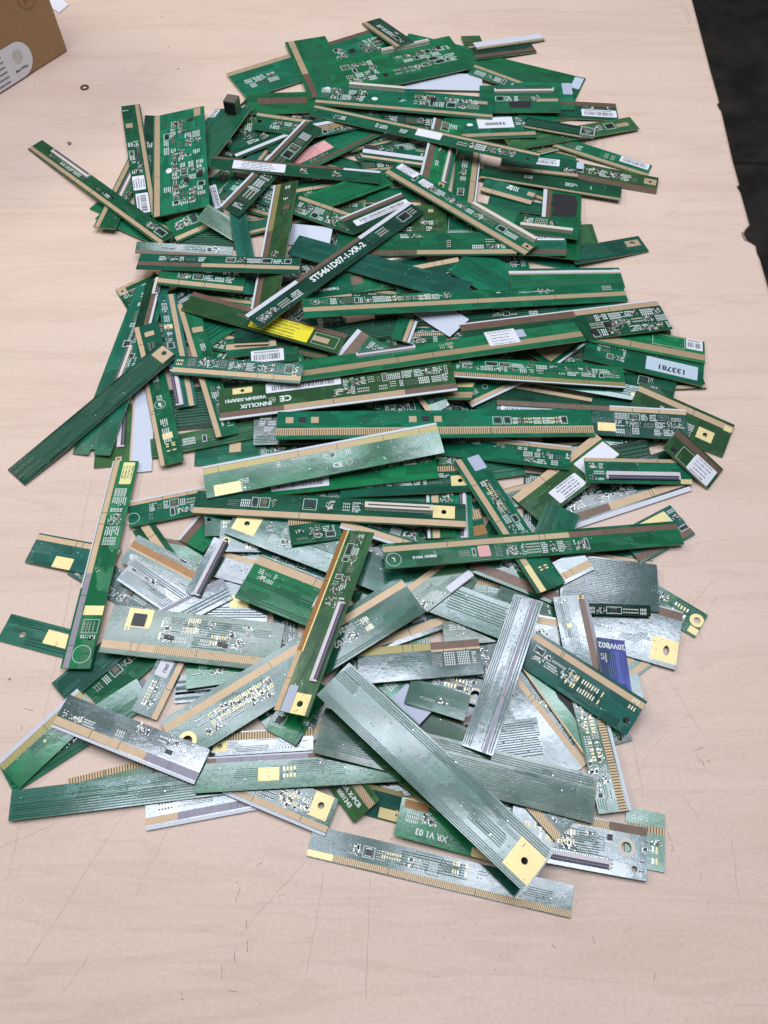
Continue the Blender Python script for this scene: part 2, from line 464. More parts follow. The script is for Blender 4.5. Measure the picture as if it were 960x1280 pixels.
            if ty in (1, 3):
                w = 2.5 * mm if ty == 1 else 2.9 * mm
                g.box(xa, min(yc, yc + up * w), xb, max(yc, yc + up * w), TH, TH + 1.9 * mm, 'cream' if vec[1] > .45 else 'pale')
                l.box(xa + .5 * mm, min(yc, yc - up * w), xb - .5 * mm, max(yc, yc - up * w), TH, TH + 1.5 * mm, 'lat')
                for xe in (xa - 1.2 * mm, xb):
                    g.box(xe, yc - w, xe + 1.2 * mm, yc + w, TH, TH + 1.7 * mm, 'pale')
                m_ = int((xb - xa) / (1.3 * mm))
                for q in range(m_):
                    xx = xa + (q + .5) * (xb - xa) / m_
                    yy = yc + up * w
                    g.box(xx - .25 * mm, min(yy, yy + up * .9 * mm), xx + .25 * mm, max(yy, yy + up * .9 * mm), TH, TH + .25 * mm, 'pad')
                    l.box(xx - .2 * mm, yc - up * w * .55 - .2 * mm, xx + .2 * mm, yc - up * w * .55 + .2 * mm, TH + 1.5 * mm, TH + 1.62 * mm, 'pale')
                link('latch', l.mesh('latch'), link('ribbon_connector', g.mesh('connector'), root))
            elif ty in (2, 4, 5):
                w = 1.9 * mm if ty == 2 else 2.5 * mm
                hc = 3.6 * mm if ty != 5 else 2.4 * mm
                g.box(xa, yc - w, xb, yc + w, TH, TH + hc, 'cream')
                m_ = int((xb - xa) / (1.4 * mm))
                for q in range(m_):
                    xx = xa + (q + .5) * (xb - xa) / m_; yy = yc + up * w
                    g.box(xx - .3 * mm, min(yy, yy + up * 1.1 * mm), xx + .3 * mm, max(yy, yy + up * 1.1 * mm), TH, TH + .3 * mm, 'pad')
                    if ty == 4: g.box(xx - .3 * mm, yc - w * .7, xx + .3 * mm, yc + w * .2, TH + hc, TH + hc + .1 * mm, 'blk')
                con = link('socket_connector', g.mesh('connector'), root)
                if ty == 5:
                    l.box(xa + 2.5 * mm, yc - .6 * mm, xb - 2.5 * mm, yc + .6 * mm, TH + 2.4 * mm, TH + 2.5 * mm, 'lat')
                    link('slot', l.mesh('slot'), con)
            elif ty == 6:
                m_ = int((xb - xa) / (1.6 * mm))
                g.box(xa, yc - 3 * mm, xb, yc + 1.5 * mm, TH, TH + .5 * mm, 'n')
                for q in range(m_):
                    xx = xa + (q + .5) * (xb - xa) / m_
                    g.box(xx - .5 * mm, yc + 1.6 * mm, xx + .5 * mm, min(yc + 3.2 * mm, Wd - .1 * mm), TH, TH + .3 * mm, 'g')
                link('flex_socket', g.mesh('connector'), root)
        elif k == 's':
            xa, xb = sorted((U(f[0]), U(f[1]))); ya, yb = V(f[2]), V(f[3])
            pk = {'w': 'paper', 'y': 'py', 'l': 'pl', 'p': 'pp', 'b': 'pb', 'a': 'pa'}[a[5]]
            kind = a[6]
            g = G(); zs = TH + 0.00046
            c = .0006
            pl = [(xa + c, ya), (xb - c, ya), (xb, ya + c), (xb, yb - c), (xb - c, yb), (xa + c, yb), (xa, yb - c), (xa, ya + c)]
            g.poly(pl, zs, pk)
            for q in range(8):
                p0, p1 = pl[q], pl[(q + 1) % 8]; b = len(g.v)
                g.v += [(p0[0], p0[1], TH), (p1[0], p1[1], TH), (p1[0], p1[1], zs), (p0[0], p0[1], zs)]
                g.f.append((b, b + 1, b + 2, b + 3)); g.mi.append(g.m(pk))
            st = link('sticker', g.mesh('sticker'), root)  # the steep olive strip's lavender patch is sheen put into colour
            t = G(); zz = zs + 0.00004; w = xb - xa; h = yb - ya
            ink = 'rink' if a[5] == 'p' else 'ink'
            if kind == 'B':
                xx = xa + w * .08
                while xx < xb - w * .1:
                    d = R.choice([.25, .4, .7]) * mm
                    t.quad(xx, ya + h * .18, xx + d, ya + h * .66, zz, ink); xx += d + R.choice([.3, .5, .8]) * mm
                xx = xa + w * .1
                while xx < xb - w * .15:
                    t.quad(xx, ya + h * .76, xx + .5 * mm, ya + h * .9, zz, ink); xx += .95 * mm
            elif kind == 'T':
                rows = max(2, min(5, int(h / (2.2 * mm))))
                for q in range(rows):
                    yy = ya + h * (q + .3) / rows; xx = xa + w * (.1 + .1 * R.random())
                    while xx < xb - w * R.uniform(.12, .3):
                        t.quad(xx, yy, xx + R.choice([.35, .6, .8]) * mm, yy + min(1.2 * mm, h / rows * .5), zz, ink); xx += 1.15 * mm
            elif kind.startswith('x'):
                put_text(t, kind[1:], (xa + xb) / 2, (ya + yb) / 2 - h * .1, min(h * .5, w / len(kind) * 1.35), math.pi * (0 if flip else 1), zz, ink)
            if t.v: link('print', t.mesh('print'), st)
        elif k == 'm':
            xa, xb = sorted((U(f[0]), U(f[1])))
            cluster(R, silk, pads, smd, xa, xb, V(f[2]), V(f[3]), f[4], 1.4 if vec[1] > .5 else 1.15)
        elif k == 't':
            put_text(silk, tx, U(f[0]), V(f[1]), f[2] * mm, f[3] * math.pi / 2 + (math.pi if flip else 0), z, 'silk')
        elif k == 'q':
            s_ = f[2] * .5 * mm; g = G(); cx, cy = U(f[0]), V(f[1])
            g.box(cx - s_, cy - s_, cx + s_, cy + s_, TH, TH + 1.0 * mm, 'blk')
            m_ = max(3, int(f[2] / .9))
            for q in range(m_):
                d = -s_ + (q + .5) * 2 * s_ / m_
                for sg in (-1, 1):
                    y0, y1 = sorted((cy + sg * s_, cy + sg * (s_ + .7 * mm)))
                    g.box(cx + d - .15 * mm, y0, cx + d + .15 * mm, y1, TH, TH + .3 * mm, 'pad')
            link('chip', g.mesh('chip'), root)
        elif k == 'l':
            v0, v1, nn = f[0], f[1], int(f[2]); u0, u1 = (f[3], f[4]) if len(f) > 4 else (0.01, .99)
            nn = max(1, min(nn, int(V(v1 - v0) / (1.3 * mm)))); xa, xb = sorted((U(u0), U(u1))); step = V(v1 - v0) / nn
            mk = {'e': 'trk', 's': 'trks', 'u': 'trks', 'v': 'trks'}.get(col, 'trkd' if vec[1] < .5 else R.choice(['trk', 'trkd', 'trk']))
            for q in range(nn):
                yy = V(v0) + q * step; e0 = q * .25 * mm * R.choice([0, 1])
                trk.box(xa + e0, yy, xb - e0, yy + step * .5, TH, TH + .00003, mk)
        elif k == 'd':
            for q in range(int(f[4])):
                px, py = U(f[0] + (f[1] - f[0]) * R.random()), V(f[2] + (f[3] - f[2]) * (round(R.random() * 5) / 5))
                trk.disc(px, py, .45 * mm, TH + .00005, 'trkd', n=8)
                if R.random() < .35: trk.disc(px + .1 * mm, py + .1 * mm, .2 * mm, TH + .00009, 'pad', n=6)
        elif k == 'r':
            silk.ring(U(f[0]), V(f[1]), f[2] * mm - .3 * mm, f[2] * mm, z, 'silk')
        elif k == 'R':
            hx, hy = U(f[0]), V(f[1])
            me = plate([(max(.0001, min(L - .0001, px)), max(.0001, min(Wd - .0001, py))) for px, py in circle(hx, hy, f[3] * mm, n=32)], [circle(hx, hy, f[2] * mm * 1.02)], TH - 0.00001, TH + 0.00006, 'cream' if col == 's' else 'g', 'cream' if col == 's' else 'g')
            link('ring_pad', me, root)
        elif k == 'e':
            silk.disc(U(f[0]), V(f[1]), f[2] * mm, z, 'silk', ry=f[2] * .8 * mm)
        elif k == 'g':
            xa, xb = sorted((U(f[0]), U(f[1]))); ya, yb = V(f[2]), V(f[3]); pt_ = R.choice([1.5, 1.8, 2.2]) * mm; m_ = max(1, int((xb - xa) / pt_))
            for q in range(m_):
                x0 = xa + q * pt_
                if R.random() < .12: continue
                kk = 'gpad' if vec[1] < .5 and R.random() < .8 else 'pad'
                pads.box(x0, ya, x0 + pt_ * .5, ya + (yb - ya) * R.uniform(.3, .4), TH, TH + .12 * mm, kk)
                pads.box(x0, yb - (yb - ya) * R.uniform(.3, .4), x0 + pt_ * .5, yb, TH, TH + .12 * mm, kk)
                if R.random() < .4: smd.box(x0, ya + (yb - ya) * .4, x0 + pt_ * .5, ya + (yb - ya) * .6, TH, TH + .4 * mm, 'smd')
        elif k == 'k':
            xa, xb = sorted((U(f[0]), U(f[1]))); ya, yb = V(f[2]), V(f[3]); g = G(); m_ = 26; pts = []
            for q in range(m_):
                an = 6.28319 * q / m_; ca, sa = math.cos(an), math.sin(an)
                rr = 1 / max(abs(ca), abs(sa)) * R.uniform(.82, 1.0)
                pts.append(((xa + xb) / 2 + (xb - xa) / 2 * rr * ca, (ya + yb) / 2 + (yb - ya) / 2 * rr * sa))
            g.poly(pts, TH + .00012, 'char')
            link('black_patch', g.mesh('patch'), root)
        elif k == 'o':
            xa, xb = sorted((U(f[0]), U(f[1]))); ya, yb = V(f[2]), V(f[3]); q = .28 * mm
            silk.quad(xa, ya, xb, ya + q, z, 'silk'); silk.quad(xa, yb - q, xb, yb, z, 'silk')
            silk.quad(xa, ya + q, xa + q, yb - q, z, 'silk'); silk.quad(xb - q, ya + q, xb, yb - q, z, 'silk')
    # routed bundles of tracks with 45 degree jogs
    if col not in 'wv' and L * Wd > 0.0004:
        occupied = [(sorted((U(float(a[1])), U(float(a[2])))), V(float(a[3])), V(float(a[4]))) for a, _t in F if a[0] in 'ms' and len(a) > 4]
        bands = [(V(float(a[1])), V(float(a[2]))) for a, _t in F if a[0] == 'b']
        near = vec[1] < 0.55
        for q in range(int(L / 0.04) + 1):
            nl = R.randint(3, 6); pit = R.choice([1.0, 1.2, 1.5]) * mm
            x_ = R.uniform(.02, .8) * L; y_ = R.uniform(.25, .8) * Wd; l1 = R.uniform(5, 18) * mm; jg = R.choice([-1, 1]) * R.uniform(1.5, 4) * mm; l2 = R.uniform(4, 20) * mm
            mk = R.choice(['trkd', 'trkd', 'trk']) if near else R.choice(['trk', 'trkd', 'trk'])
            if col in 'su': mk = R.choice(['trks', 'trkd'])
            for k_ in range(nl):
                ya = y_ + k_ * pit; pts = [(x_ + k_ * pit * .4, ya), (x_ + l1 + k_ * pit * .41 * (-1 if jg > 0 else 1), ya)]
                pts.append((pts[-1][0] + abs(jg), ya + jg)); pts.append((pts[-1][0] + l2 - k_ * .3 * mm, ya + jg))
                if min(p[1] for p in pts) < .0006 or max(p[1] for p in pts) > Wd - .0006 or pts[-1][0] > L - .001: continue
                if any(b0 - .0003 < p[1] < b1 + .0003 for p in pts for b0, b1 in bands): continue
                for p, p2 in zip(pts, pts[1:]): trk.line(*p, *p2, .38 * mm, TH + .00004, mk)
                trk.disc(*pts[-1], .42 * mm, TH + .00005, 'pad' if R.random() < .15 else mk, n=6)
    # sparse vias and stray marks so that no face is empty
    if col not in 'wv' and L * Wd > 0.0006:
        for q in range(int(L * Wd * 1e6 / 130)):
            px, py = R.uniform(.03, .97) * L, R.uniform(.3, .92) * Wd
            trk.disc(px, py, .3 * mm, TH + .00002, R.choice(['trkd', 'trkd', 'trkd', 'trk', 'pad']), n=6)
    if trk.v: link('track_relief', trk.mesh('tracks'), root)
    if silk.v: link('silkscreen', silk.mesh('silkscreen'), root)
    if pads.v: link('solder_pattern', pads.mesh('solder'), root)
    if smd.v: link('component_field', smd.mesh('smd'), root)
    return root, mw, L, Wd

# every strip: mask | length | width | origin, long axis, normal | mirrored | features | label
BOARDS = r"""
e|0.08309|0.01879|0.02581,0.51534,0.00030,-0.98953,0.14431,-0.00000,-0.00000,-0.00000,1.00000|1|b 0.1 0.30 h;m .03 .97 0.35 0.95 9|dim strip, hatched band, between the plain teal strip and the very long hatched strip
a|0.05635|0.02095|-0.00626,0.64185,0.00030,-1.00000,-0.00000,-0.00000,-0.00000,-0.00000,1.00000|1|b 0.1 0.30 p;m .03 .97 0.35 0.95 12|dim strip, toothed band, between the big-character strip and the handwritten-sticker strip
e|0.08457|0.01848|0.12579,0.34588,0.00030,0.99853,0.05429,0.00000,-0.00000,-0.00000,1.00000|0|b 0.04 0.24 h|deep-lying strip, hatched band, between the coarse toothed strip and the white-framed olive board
b|0.04105|0.01615|0.19592,0.25753,0.00030,-0.98426,0.17672,-0.00000,-0.00000,-0.00000,1.00000|1|b 0.7 0.90 t;l .35 .9 4|shaded green strip, tan band, between the white-edged parts board and the circled L strip
a|0.07289|0.01405|-0.12378,0.49677,0.00030,-0.36731,-0.93010,-0.00000,-0.00000,-0.00000,1.00000|1|m .03 .97 0.35 0.95 12|dark green strip, ribbed face, between the twin tan-banded strips and the yellow-stickered strip
b|0.07131|0.01804|0.12820,0.12212,0.00030,-0.52291,0.85239,0.00000,-0.00000,-0.00000,1.00000|0|m .03 .97 0.08 0.65 10|strip with ribbed face between the ringed-hole teal strip and the gold-edged silver board
a|0.08214|0.01286|0.04278,0.78253,0.00030,-0.26304,-0.96479,-0.00000,-0.00000,-0.00000,1.00000|1|m .03 .97 0.35 0.95 12|half-hidden strip, ribbed face, between the vertical socket strip and the longest slanting strip
a|0.06272|0.01825|-0.16500,0.64778,0.00030,0.50263,0.86450,0.00000,-0.00000,-0.00000,1.00000|0|b 0 .04 w;m .03 .97 0.35 0.95 9|dark green strip, hatched band, between the broad teal upright and the handwritten-sticker strip
s|0.06983|0.01389|0.07152,0.13509,0.00170,0.11090,0.99383,0.00000,-0.10019,0.01118,0.99491|0|m .03 .97 0.35 0.95 11|dark green strip, ribbed face, between the hatched pale strip and the tall silver strip
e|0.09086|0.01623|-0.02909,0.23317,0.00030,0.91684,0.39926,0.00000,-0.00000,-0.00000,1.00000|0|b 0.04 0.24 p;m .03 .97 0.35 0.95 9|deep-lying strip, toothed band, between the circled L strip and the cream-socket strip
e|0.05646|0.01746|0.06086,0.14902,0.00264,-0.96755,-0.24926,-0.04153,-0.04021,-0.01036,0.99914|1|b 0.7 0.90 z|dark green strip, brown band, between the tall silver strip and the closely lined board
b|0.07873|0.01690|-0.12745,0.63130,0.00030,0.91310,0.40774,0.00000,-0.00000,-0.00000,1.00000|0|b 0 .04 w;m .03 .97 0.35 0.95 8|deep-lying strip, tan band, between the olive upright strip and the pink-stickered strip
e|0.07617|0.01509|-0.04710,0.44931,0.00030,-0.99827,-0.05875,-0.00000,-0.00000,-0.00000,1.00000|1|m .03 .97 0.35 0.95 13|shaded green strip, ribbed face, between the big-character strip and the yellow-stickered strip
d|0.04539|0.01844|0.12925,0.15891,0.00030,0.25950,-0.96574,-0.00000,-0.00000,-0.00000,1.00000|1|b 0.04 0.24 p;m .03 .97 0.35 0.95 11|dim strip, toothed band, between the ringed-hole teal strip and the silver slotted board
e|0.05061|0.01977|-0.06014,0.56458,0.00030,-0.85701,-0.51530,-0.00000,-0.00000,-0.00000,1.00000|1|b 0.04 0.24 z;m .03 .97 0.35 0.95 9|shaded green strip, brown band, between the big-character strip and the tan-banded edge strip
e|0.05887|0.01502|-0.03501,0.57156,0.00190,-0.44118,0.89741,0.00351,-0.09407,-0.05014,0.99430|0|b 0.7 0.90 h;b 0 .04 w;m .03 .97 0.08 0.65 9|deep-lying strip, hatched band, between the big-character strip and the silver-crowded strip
b|0.08671|0.01824|0.07919,0.39506,0.00030,-0.98954,0.14423,-0.00000,-0.00000,-0.00000,1.00000|1|b 0.1 0.30 p;m .03 .97 0.35 0.95 11|deep-lying strip, toothed band, between the olive maker board and the silver print strip
d|0.05509|0.01571|0.15941,0.40841,0.00030,-0.51529,0.85701,0.00000,-0.00000,-0.00000,1.00000|0|b 0.7 0.90 t;m .03 .97 0.08 0.65 12|half-hidden strip, tan band, between the code-sticker hatched strip and the dense-circuitry strip
a|0.08353|0.02047|0.04979,0.52431,0.00030,-0.71308,0.70108,-0.00000,-0.00000,-0.00000,1.00000|1|b 0.1 0.30 t;b 0 .04 w;m .03 .97 0.35 0.95 11|dim strip, tan band, between the plain teal strip and the resistor-block strip
e|0.06405|0.01740|0.11837,0.25753,0.00030,0.10482,0.99449,0.00000,-0.00000,-0.00000,1.00000|0|m .03 .97 0.35 0.95 10|dim strip, ribbed face, between the dense-circuitry strip and the white-framed olive board
b|0.04695|0.01804|0.16291,0.37957,0.00030,0.99941,-0.03427,0.00000,-0.00000,-0.00000,1.00000|0|b 0.04 0.24 p;l .35 .9 9|dark green strip, toothed band, between the silver print strip and the dense-circuitry strip
b|0.09736|0.01486|0.01083,0.08271,0.00030,0.99055,-0.13717,0.00000,-0.00000,-0.00000,1.00000|0|b 0.1 0.30 t;m .03 .97 0.35 0.95 8|half-hidden strip, tan band, between the large diagonal teal strip and the closely lined board
c|0.04767|0.01788|0.15283,0.78819,0.00030,-0.98405,-0.17790,-0.00000,-0.00000,-0.00000,1.00000|1|b 0.04 0.24 p;m .03 .97 0.35 0.95 9|half-hidden strip, toothed band, between the two-oval board and the longest slanting strip
e|0.06882|0.01699|-0.07666,0.22016,0.00030,0.00157,-1.00000,-0.00000,-0.00000,-0.00000,1.00000|1|m .03 .97 0.35 0.95 10|deep-lying strip, ribbed face, between the bright plain board and the steep olive strip
b|0.09283|0.01774|0.10789,0.22818,0.00030,-0.98882,0.14914,-0.00000,-0.00000,-0.00000,1.00000|1|b 0.1 0.30 p;b 0 .04 w;m .03 .97 0.35 0.95 9|dark green strip, toothed band, between the circled L strip and the tall silver strip
c|0.05945|0.01738|0.11039,0.31266,0.00238,-0.96341,-0.26574,-0.03493,-0.03368,-0.00929,0.99939|1|b 0.04 0.24 h;l .35 .9 8|dark green strip, hatched band, between the white-framed olive board and the diagonal parts strip
a|0.09579|0.01645|-0.06883,0.24843,0.00030,-0.98149,0.19153,0.00000,-0.00000,-0.00000,1.00000|0|b 0.04 0.24 z|dim strip, brown band, between the very long teal strip and the cream-socket strip
c|0.09293|0.01895|-0.13037,0.25290,0.00170,0.96390,-0.26625,0.00000,-0.00000,-0.00000,1.00000|0|b 0.7 0.90 p;m .03 .97 0.08 0.65 11|half-hidden strip, toothed band, between the very long teal strip and the steep olive strip
b|0.06915|0.01599|-0.06349,0.61274,0.00320,-0.99944,-0.01096,-0.03150,-0.03097,-0.04565,0.99848|1|b 0.04 0.24 p;l .35 .9 7|dim strip, toothed band, between the olive upright strip and the silver-crowded strip
a|0.07523|0.01838|-0.09229,0.51237,0.00030,-0.98266,0.18542,-0.00000,-0.00000,-0.00000,1.00000|1|b 0.7 0.90 t;b 0 .04 w;m .03 .97 0.08 0.65 12|dim strip, tan band, between the broad teal upright and the olive upright strip
b|0.09067|0.01605|0.05674,0.26343,0.00162,-0.90628,-0.42267,-0.00000,-0.01896,0.04066,0.99899|1|b 0.04 0.24 t|shaded green strip, tan band, between the circled L strip and the very long teal strip
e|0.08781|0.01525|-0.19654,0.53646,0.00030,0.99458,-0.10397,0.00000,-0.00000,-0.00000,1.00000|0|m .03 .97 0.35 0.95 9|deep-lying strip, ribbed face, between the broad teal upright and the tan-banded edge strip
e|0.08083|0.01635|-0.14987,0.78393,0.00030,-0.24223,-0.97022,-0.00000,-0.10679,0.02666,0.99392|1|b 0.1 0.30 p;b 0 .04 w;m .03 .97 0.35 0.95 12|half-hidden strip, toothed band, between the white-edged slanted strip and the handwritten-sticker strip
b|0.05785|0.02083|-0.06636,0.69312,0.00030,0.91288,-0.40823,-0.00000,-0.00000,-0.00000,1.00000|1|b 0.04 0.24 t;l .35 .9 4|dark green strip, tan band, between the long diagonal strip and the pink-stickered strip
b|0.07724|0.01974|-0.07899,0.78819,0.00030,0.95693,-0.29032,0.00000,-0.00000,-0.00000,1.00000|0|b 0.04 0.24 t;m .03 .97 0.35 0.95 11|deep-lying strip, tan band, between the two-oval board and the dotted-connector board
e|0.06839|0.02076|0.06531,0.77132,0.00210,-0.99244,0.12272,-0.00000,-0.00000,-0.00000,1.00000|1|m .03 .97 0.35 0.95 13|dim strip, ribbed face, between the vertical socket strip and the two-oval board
d|0.05346|0.01795|-0.04434,0.45070,0.00170,-0.96559,0.25885,-0.02525,-0.00484,0.07919,0.99685|1|b 0.7 0.90 z;l .35 .9 5|dark green strip, brown band, between the code-sticker hatched strip and the yellow-stickered strip
b|0.07558|0.01498|0.05712,0.21678,0.00244,0.51298,0.85793,-0.02828,0.17830,-0.07427,0.98117|0|l .35 .9 9|shaded green strip, ribbed face, between the circled L strip and the diagonal parts strip
e|0.08218|0.02563|-0.07007,0.78220,0.00030,-0.95405,0.29964,-0.00000,0.04421,0.14077,0.98905|1|m .03 .97 0.35 0.95 12|dim strip, ribbed face, between the white-edged slanted strip and the longest slanting strip
a|0.09378|0.01645|-0.08501,0.30393,0.00030,0.97642,-0.21590,0.00000,-0.00000,-0.00000,1.00000|0|b 0.04 0.24 t;m .03 .97 0.35 0.95 11|shaded green strip, tan band, between the steep olive strip and the cream-socket strip
b|0.07440|0.01658|0.18171,0.55718,0.00030,-0.96219,0.27238,-0.00000,-0.00000,-0.00000,1.00000|1|b 0.1 0.30 t|half-hidden strip, tan band, between the long diagonal strip and the black-square board
c|0.03907|0.02101|-0.19047,0.48814,0.00030,0.76185,0.64594,0.04850,-0.03699,-0.03136,0.99882|0|m .03 .97 0.08 0.65 10|strip with ribbed face between the tan-banded edge strip and the twin tan-banded strips
c|0.07628|0.01563|-0.13938,0.65976,0.00030,0.37142,0.92846,-0.00000,0.13306,-0.05323,0.98968|0|b 0.1 0.30 t;l .35 .9 4|deep-lying strip, tan band, between the olive upright strip and the white-edged slanted strip
a|0.07633|0.01983|0.02632,0.67073,0.00030,-0.57320,0.81942,-0.00000,0.07231,0.05058,0.99610|1|b 0.1 0.30 t;m .03 .97 0.35 0.95 8|shaded green strip, tan band, between the long diagonal strip and the handwritten-sticker strip
a|0.07440|0.01867|0.02849,0.75264,0.00103,-0.92467,-0.37939,0.03220,0.00261,0.07824,0.99693|1|b 0.7 0.90 t;m .03 .97 0.08 0.65 8|half-hidden strip, tan band, between the pink-stickered strip and the longest slanting strip
b|0.09385|0.01695|0.10399,0.43168,0.00323,0.99462,0.09970,-0.02817,0.02637,0.01933,0.99947|0|b 0.04 0.24 z;l .35 .9 7|half-hidden strip, brown band, between the code-sticker hatched strip and the silver print strip
a|0.07187|0.01845|-0.07018,0.44063,0.00402,-0.90183,-0.42975,-0.04495,-0.02902,-0.04354,0.99863|1|b 0.7 0.90 z;m .03 .97 0.08 0.65 11|shaded green strip, brown band, between the code-sticker hatched strip and the olive maker board
b|0.08072|0.01918|0.06251,0.65856,0.00030,-0.99905,-0.03887,0.01975,0.01974,0.00077,0.99980|1||deep-lying strip, bare face, between the long diagonal strip and the big-character strip
e|0.07623|0.01891|0.16486,0.65375,0.00030,-0.89284,0.45038,-0.00000,-0.00000,-0.00000,1.00000|1|b 0.7 0.90 t;l .35 .9 4|dim strip, tan band, between the long diagonal strip and the longest slanting strip
b|0.07225|0.01688|-0.02086,0.68569,0.00385,0.83580,0.54891,-0.01191,0.06133,-0.07178,0.99553|0|b 0.1 0.30 t;m .03 .97 0.35 0.95 12|half-hidden strip, tan band, between the vertical socket strip and the pink-stickered strip
e|0.06459|0.01699|-0.06104,0.74511,0.00030,-0.95539,-0.29175,0.04595,0.04395,0.01341,0.99894|1|b 0.04 0.24 h;l .35 .9 8|dim strip, hatched band, between the white-edged slanted strip and the pink-stickered strip
b|0.07279|0.01477|0.00275,0.45926,0.00030,0.99875,-0.04996,0.00000,-0.00000,-0.00000,1.00000|0|b 0.1 0.30 h;b 0 .04 w;m .03 .97 0.35 0.95 7|strip with hatched band between the very long hatched strip and the code-sticker hatched strip
a|0.06079|0.01953|0.13457,0.71487,0.00030,0.92554,-0.37864,-0.00000,-0.00000,-0.00000,1.00000|1|b 0.7 0.90 h;l .35 .9 8|shaded green strip, hatched band, between the black-square board and the longest slanting strip
d|0.07973|0.01874|-0.00675,0.13625,0.00128,0.89089,-0.45320,0.03037,-0.04005,-0.01177,0.99913|0|b 0.04 0.24 t;l .35 .9 9|half-hidden strip, tan band, between the hatched pale strip and the closely lined board
a|0.05757|0.01492|-0.04948,0.38849,0.00030,0.97119,-0.23804,0.01151,-0.03520,-0.09548,0.99481|0|m .03 .97 0.35 0.95 8|dim strip, ribbed face, between the olive maker board and the pale glossy board
a|0.08427|0.02142|-0.16665,0.63529,0.00083,0.91571,-0.40002,0.03813,-0.03768,0.00899,0.99925|0|b 0.1 0.30 h;m .03 .97 0.35 0.95 8|dim strip, hatched band, between the broad teal upright and the white-edged slanted strip
b|0.06123|0.01622|0.07659,0.37736,0.00216,0.95260,0.30270,-0.03038,0.02895,0.00920,0.99954|0|b 0.7 0.90 t;l .35 .9 4|dark green strip, tan band, between the olive maker board and the dense-circuitry strip
b|0.05818|0.01995|0.15139,0.48435,0.00030,0.99343,0.11446,0.00000,-0.00000,-0.00000,1.00000|0|b 0 .04 w|dark green strip, toothed band, between the very long hatched strip and the parts-crammed strip
d|0.08041|0.01156|0.04995,0.61759,0.00205,-0.16817,0.98576,0.00140,0.01991,0.00198,0.99980|0|b 0.7 0.90 z;b 0 .04 w;l .35 .9 4|dark green strip, brown band, between the vertical socket strip and the long diagonal strip
b|0.07213|0.01675|-0.12700,0.58636,0.00291,0.96277,0.26309,0.06216,-0.05422,-0.03734,0.99783|0|b 0.1 0.30 t;l .35 .9 9|shaded green strip, tan band, between the broad teal upright and the silver-crowded strip
b|0.03722|0.01636|0.14554,0.62551,0.00030,-0.88787,-0.46010,-0.00000,-0.00000,-0.00000,1.00000|1|b 0.04 0.24 t|half-hidden strip, tan band, between the resistor-block strip and the plain strip pointing right
b|0.04779|0.01941|0.03626,0.83795,0.00030,-0.99950,0.03157,0.00000,-0.00000,-0.00000,1.00000|0|b 0.7 0.90 z;m .03 .97 0.08 0.65 10|deep-lying strip, brown band, between the vertical socket strip and the dotted-connector board
b|0.04438|0.02156|0.14904,0.66950,0.00030,0.98140,-0.19200,0.00000,-0.00000,-0.00000,1.00000|0|b 0.7 0.90 z;b 0 .04 w;m .03 .97 0.08 0.65 10|dark green strip, brown band, between the plain strip pointing right and the black-square board
d|0.04957|0.01437|-0.13346,0.72630,0.00319,0.04238,0.99803,0.04632,0.02301,-0.04732,0.99861|0|b 0.04 0.24 t;m .03 .97 0.35 0.95 12|dark green strip, tan band, between the handwritten-sticker strip and the longest slanting strip
b|0.05250|0.01696|-0.02150,0.67434,0.00490,0.98888,0.14702,-0.02258,0.03126,-0.05701,0.99788|0|b 0.1 0.30 h;m .03 .97 0.35 0.95 10|deep-lying strip, hatched band, between the vertical socket strip and the handwritten-sticker strip
d|0.07914|0.01625|-0.01527,0.08318,0.00030,0.99465,0.08449,0.05944,-0.05753,-0.02493,0.99803|0|m .03 .97 0.08 0.65 9|shaded green strip, ribbed face, between the yellow-padded strip and the closely lined board
b|0.08902|0.01977|-0.10881,0.45694,0.00283,-0.96655,0.25492,-0.02843,-0.02749,0.00725,0.99960|1|b 0.1 0.30 t;m .03 .97 0.35 0.95 8|dark green strip, tan band, between the big-character strip and the twin tan-banded strips
a|0.08209|0.01907|0.03482,0.31107,0.00030,0.88240,0.47050,0.00000,-0.00000,-0.00000,1.00000|0|m .03 .97 0.35 0.95 10|deep-lying strip, ribbed face, between the coarse toothed strip and the diagonal parts strip
b|0.07900|0.01661|-0.15072,0.67681,0.00399,0.95188,-0.30545,-0.02491,0.02209,-0.01269,0.99968|0|b 0.04 0.24 t;m .03 .97 0.35 0.95 9|half-hidden strip, tan band, between the handwritten-sticker strip and the pink-stickered strip
a|0.04915|0.01419|-0.08376,0.13651,0.00030,0.65435,-0.75619,-0.00000,-0.00000,-0.00000,1.00000|1|m .03 .97 0.35 0.95 11|half-hidden strip, ribbed face, between the ringed diagonal board and the steep olive strip
e|0.07341|0.01687|0.07634,0.21233,0.00296,0.91881,-0.39303,-0.03629,0.03337,-0.01427,0.99934|1|l .35 .9 7|half-hidden strip, ribbed face, between the finely lined board and the diagonal parts strip
e|0.08979|0.01796|0.16980,0.39478,0.00170,-0.97783,0.20862,0.01829,0.01789,-0.00382,0.99983|1|b 0.04 0.24 t|dim strip, tan band, between the silver print strip and the coarse toothed strip
a|0.06022|0.02217|0.14933,0.70214,0.00289,0.92001,0.39057,-0.03234,0.01836,0.03947,0.99905|0|b 0.1 0.30 p;b 0 .04 w;m .03 .97 0.35 0.95 13|half-hidden strip, toothed band, between the plain strip pointing right and the longest slanting strip
b|0.05564|0.01918|-0.06310,0.51727,0.00119,-0.66846,-0.74358,-0.01604,-0.07630,0.04711,0.99597|1|b 0.1 0.30 t;m .03 .97 0.35 0.95 7|shaded green strip, tan band, between the very long hatched strip and the big-character strip
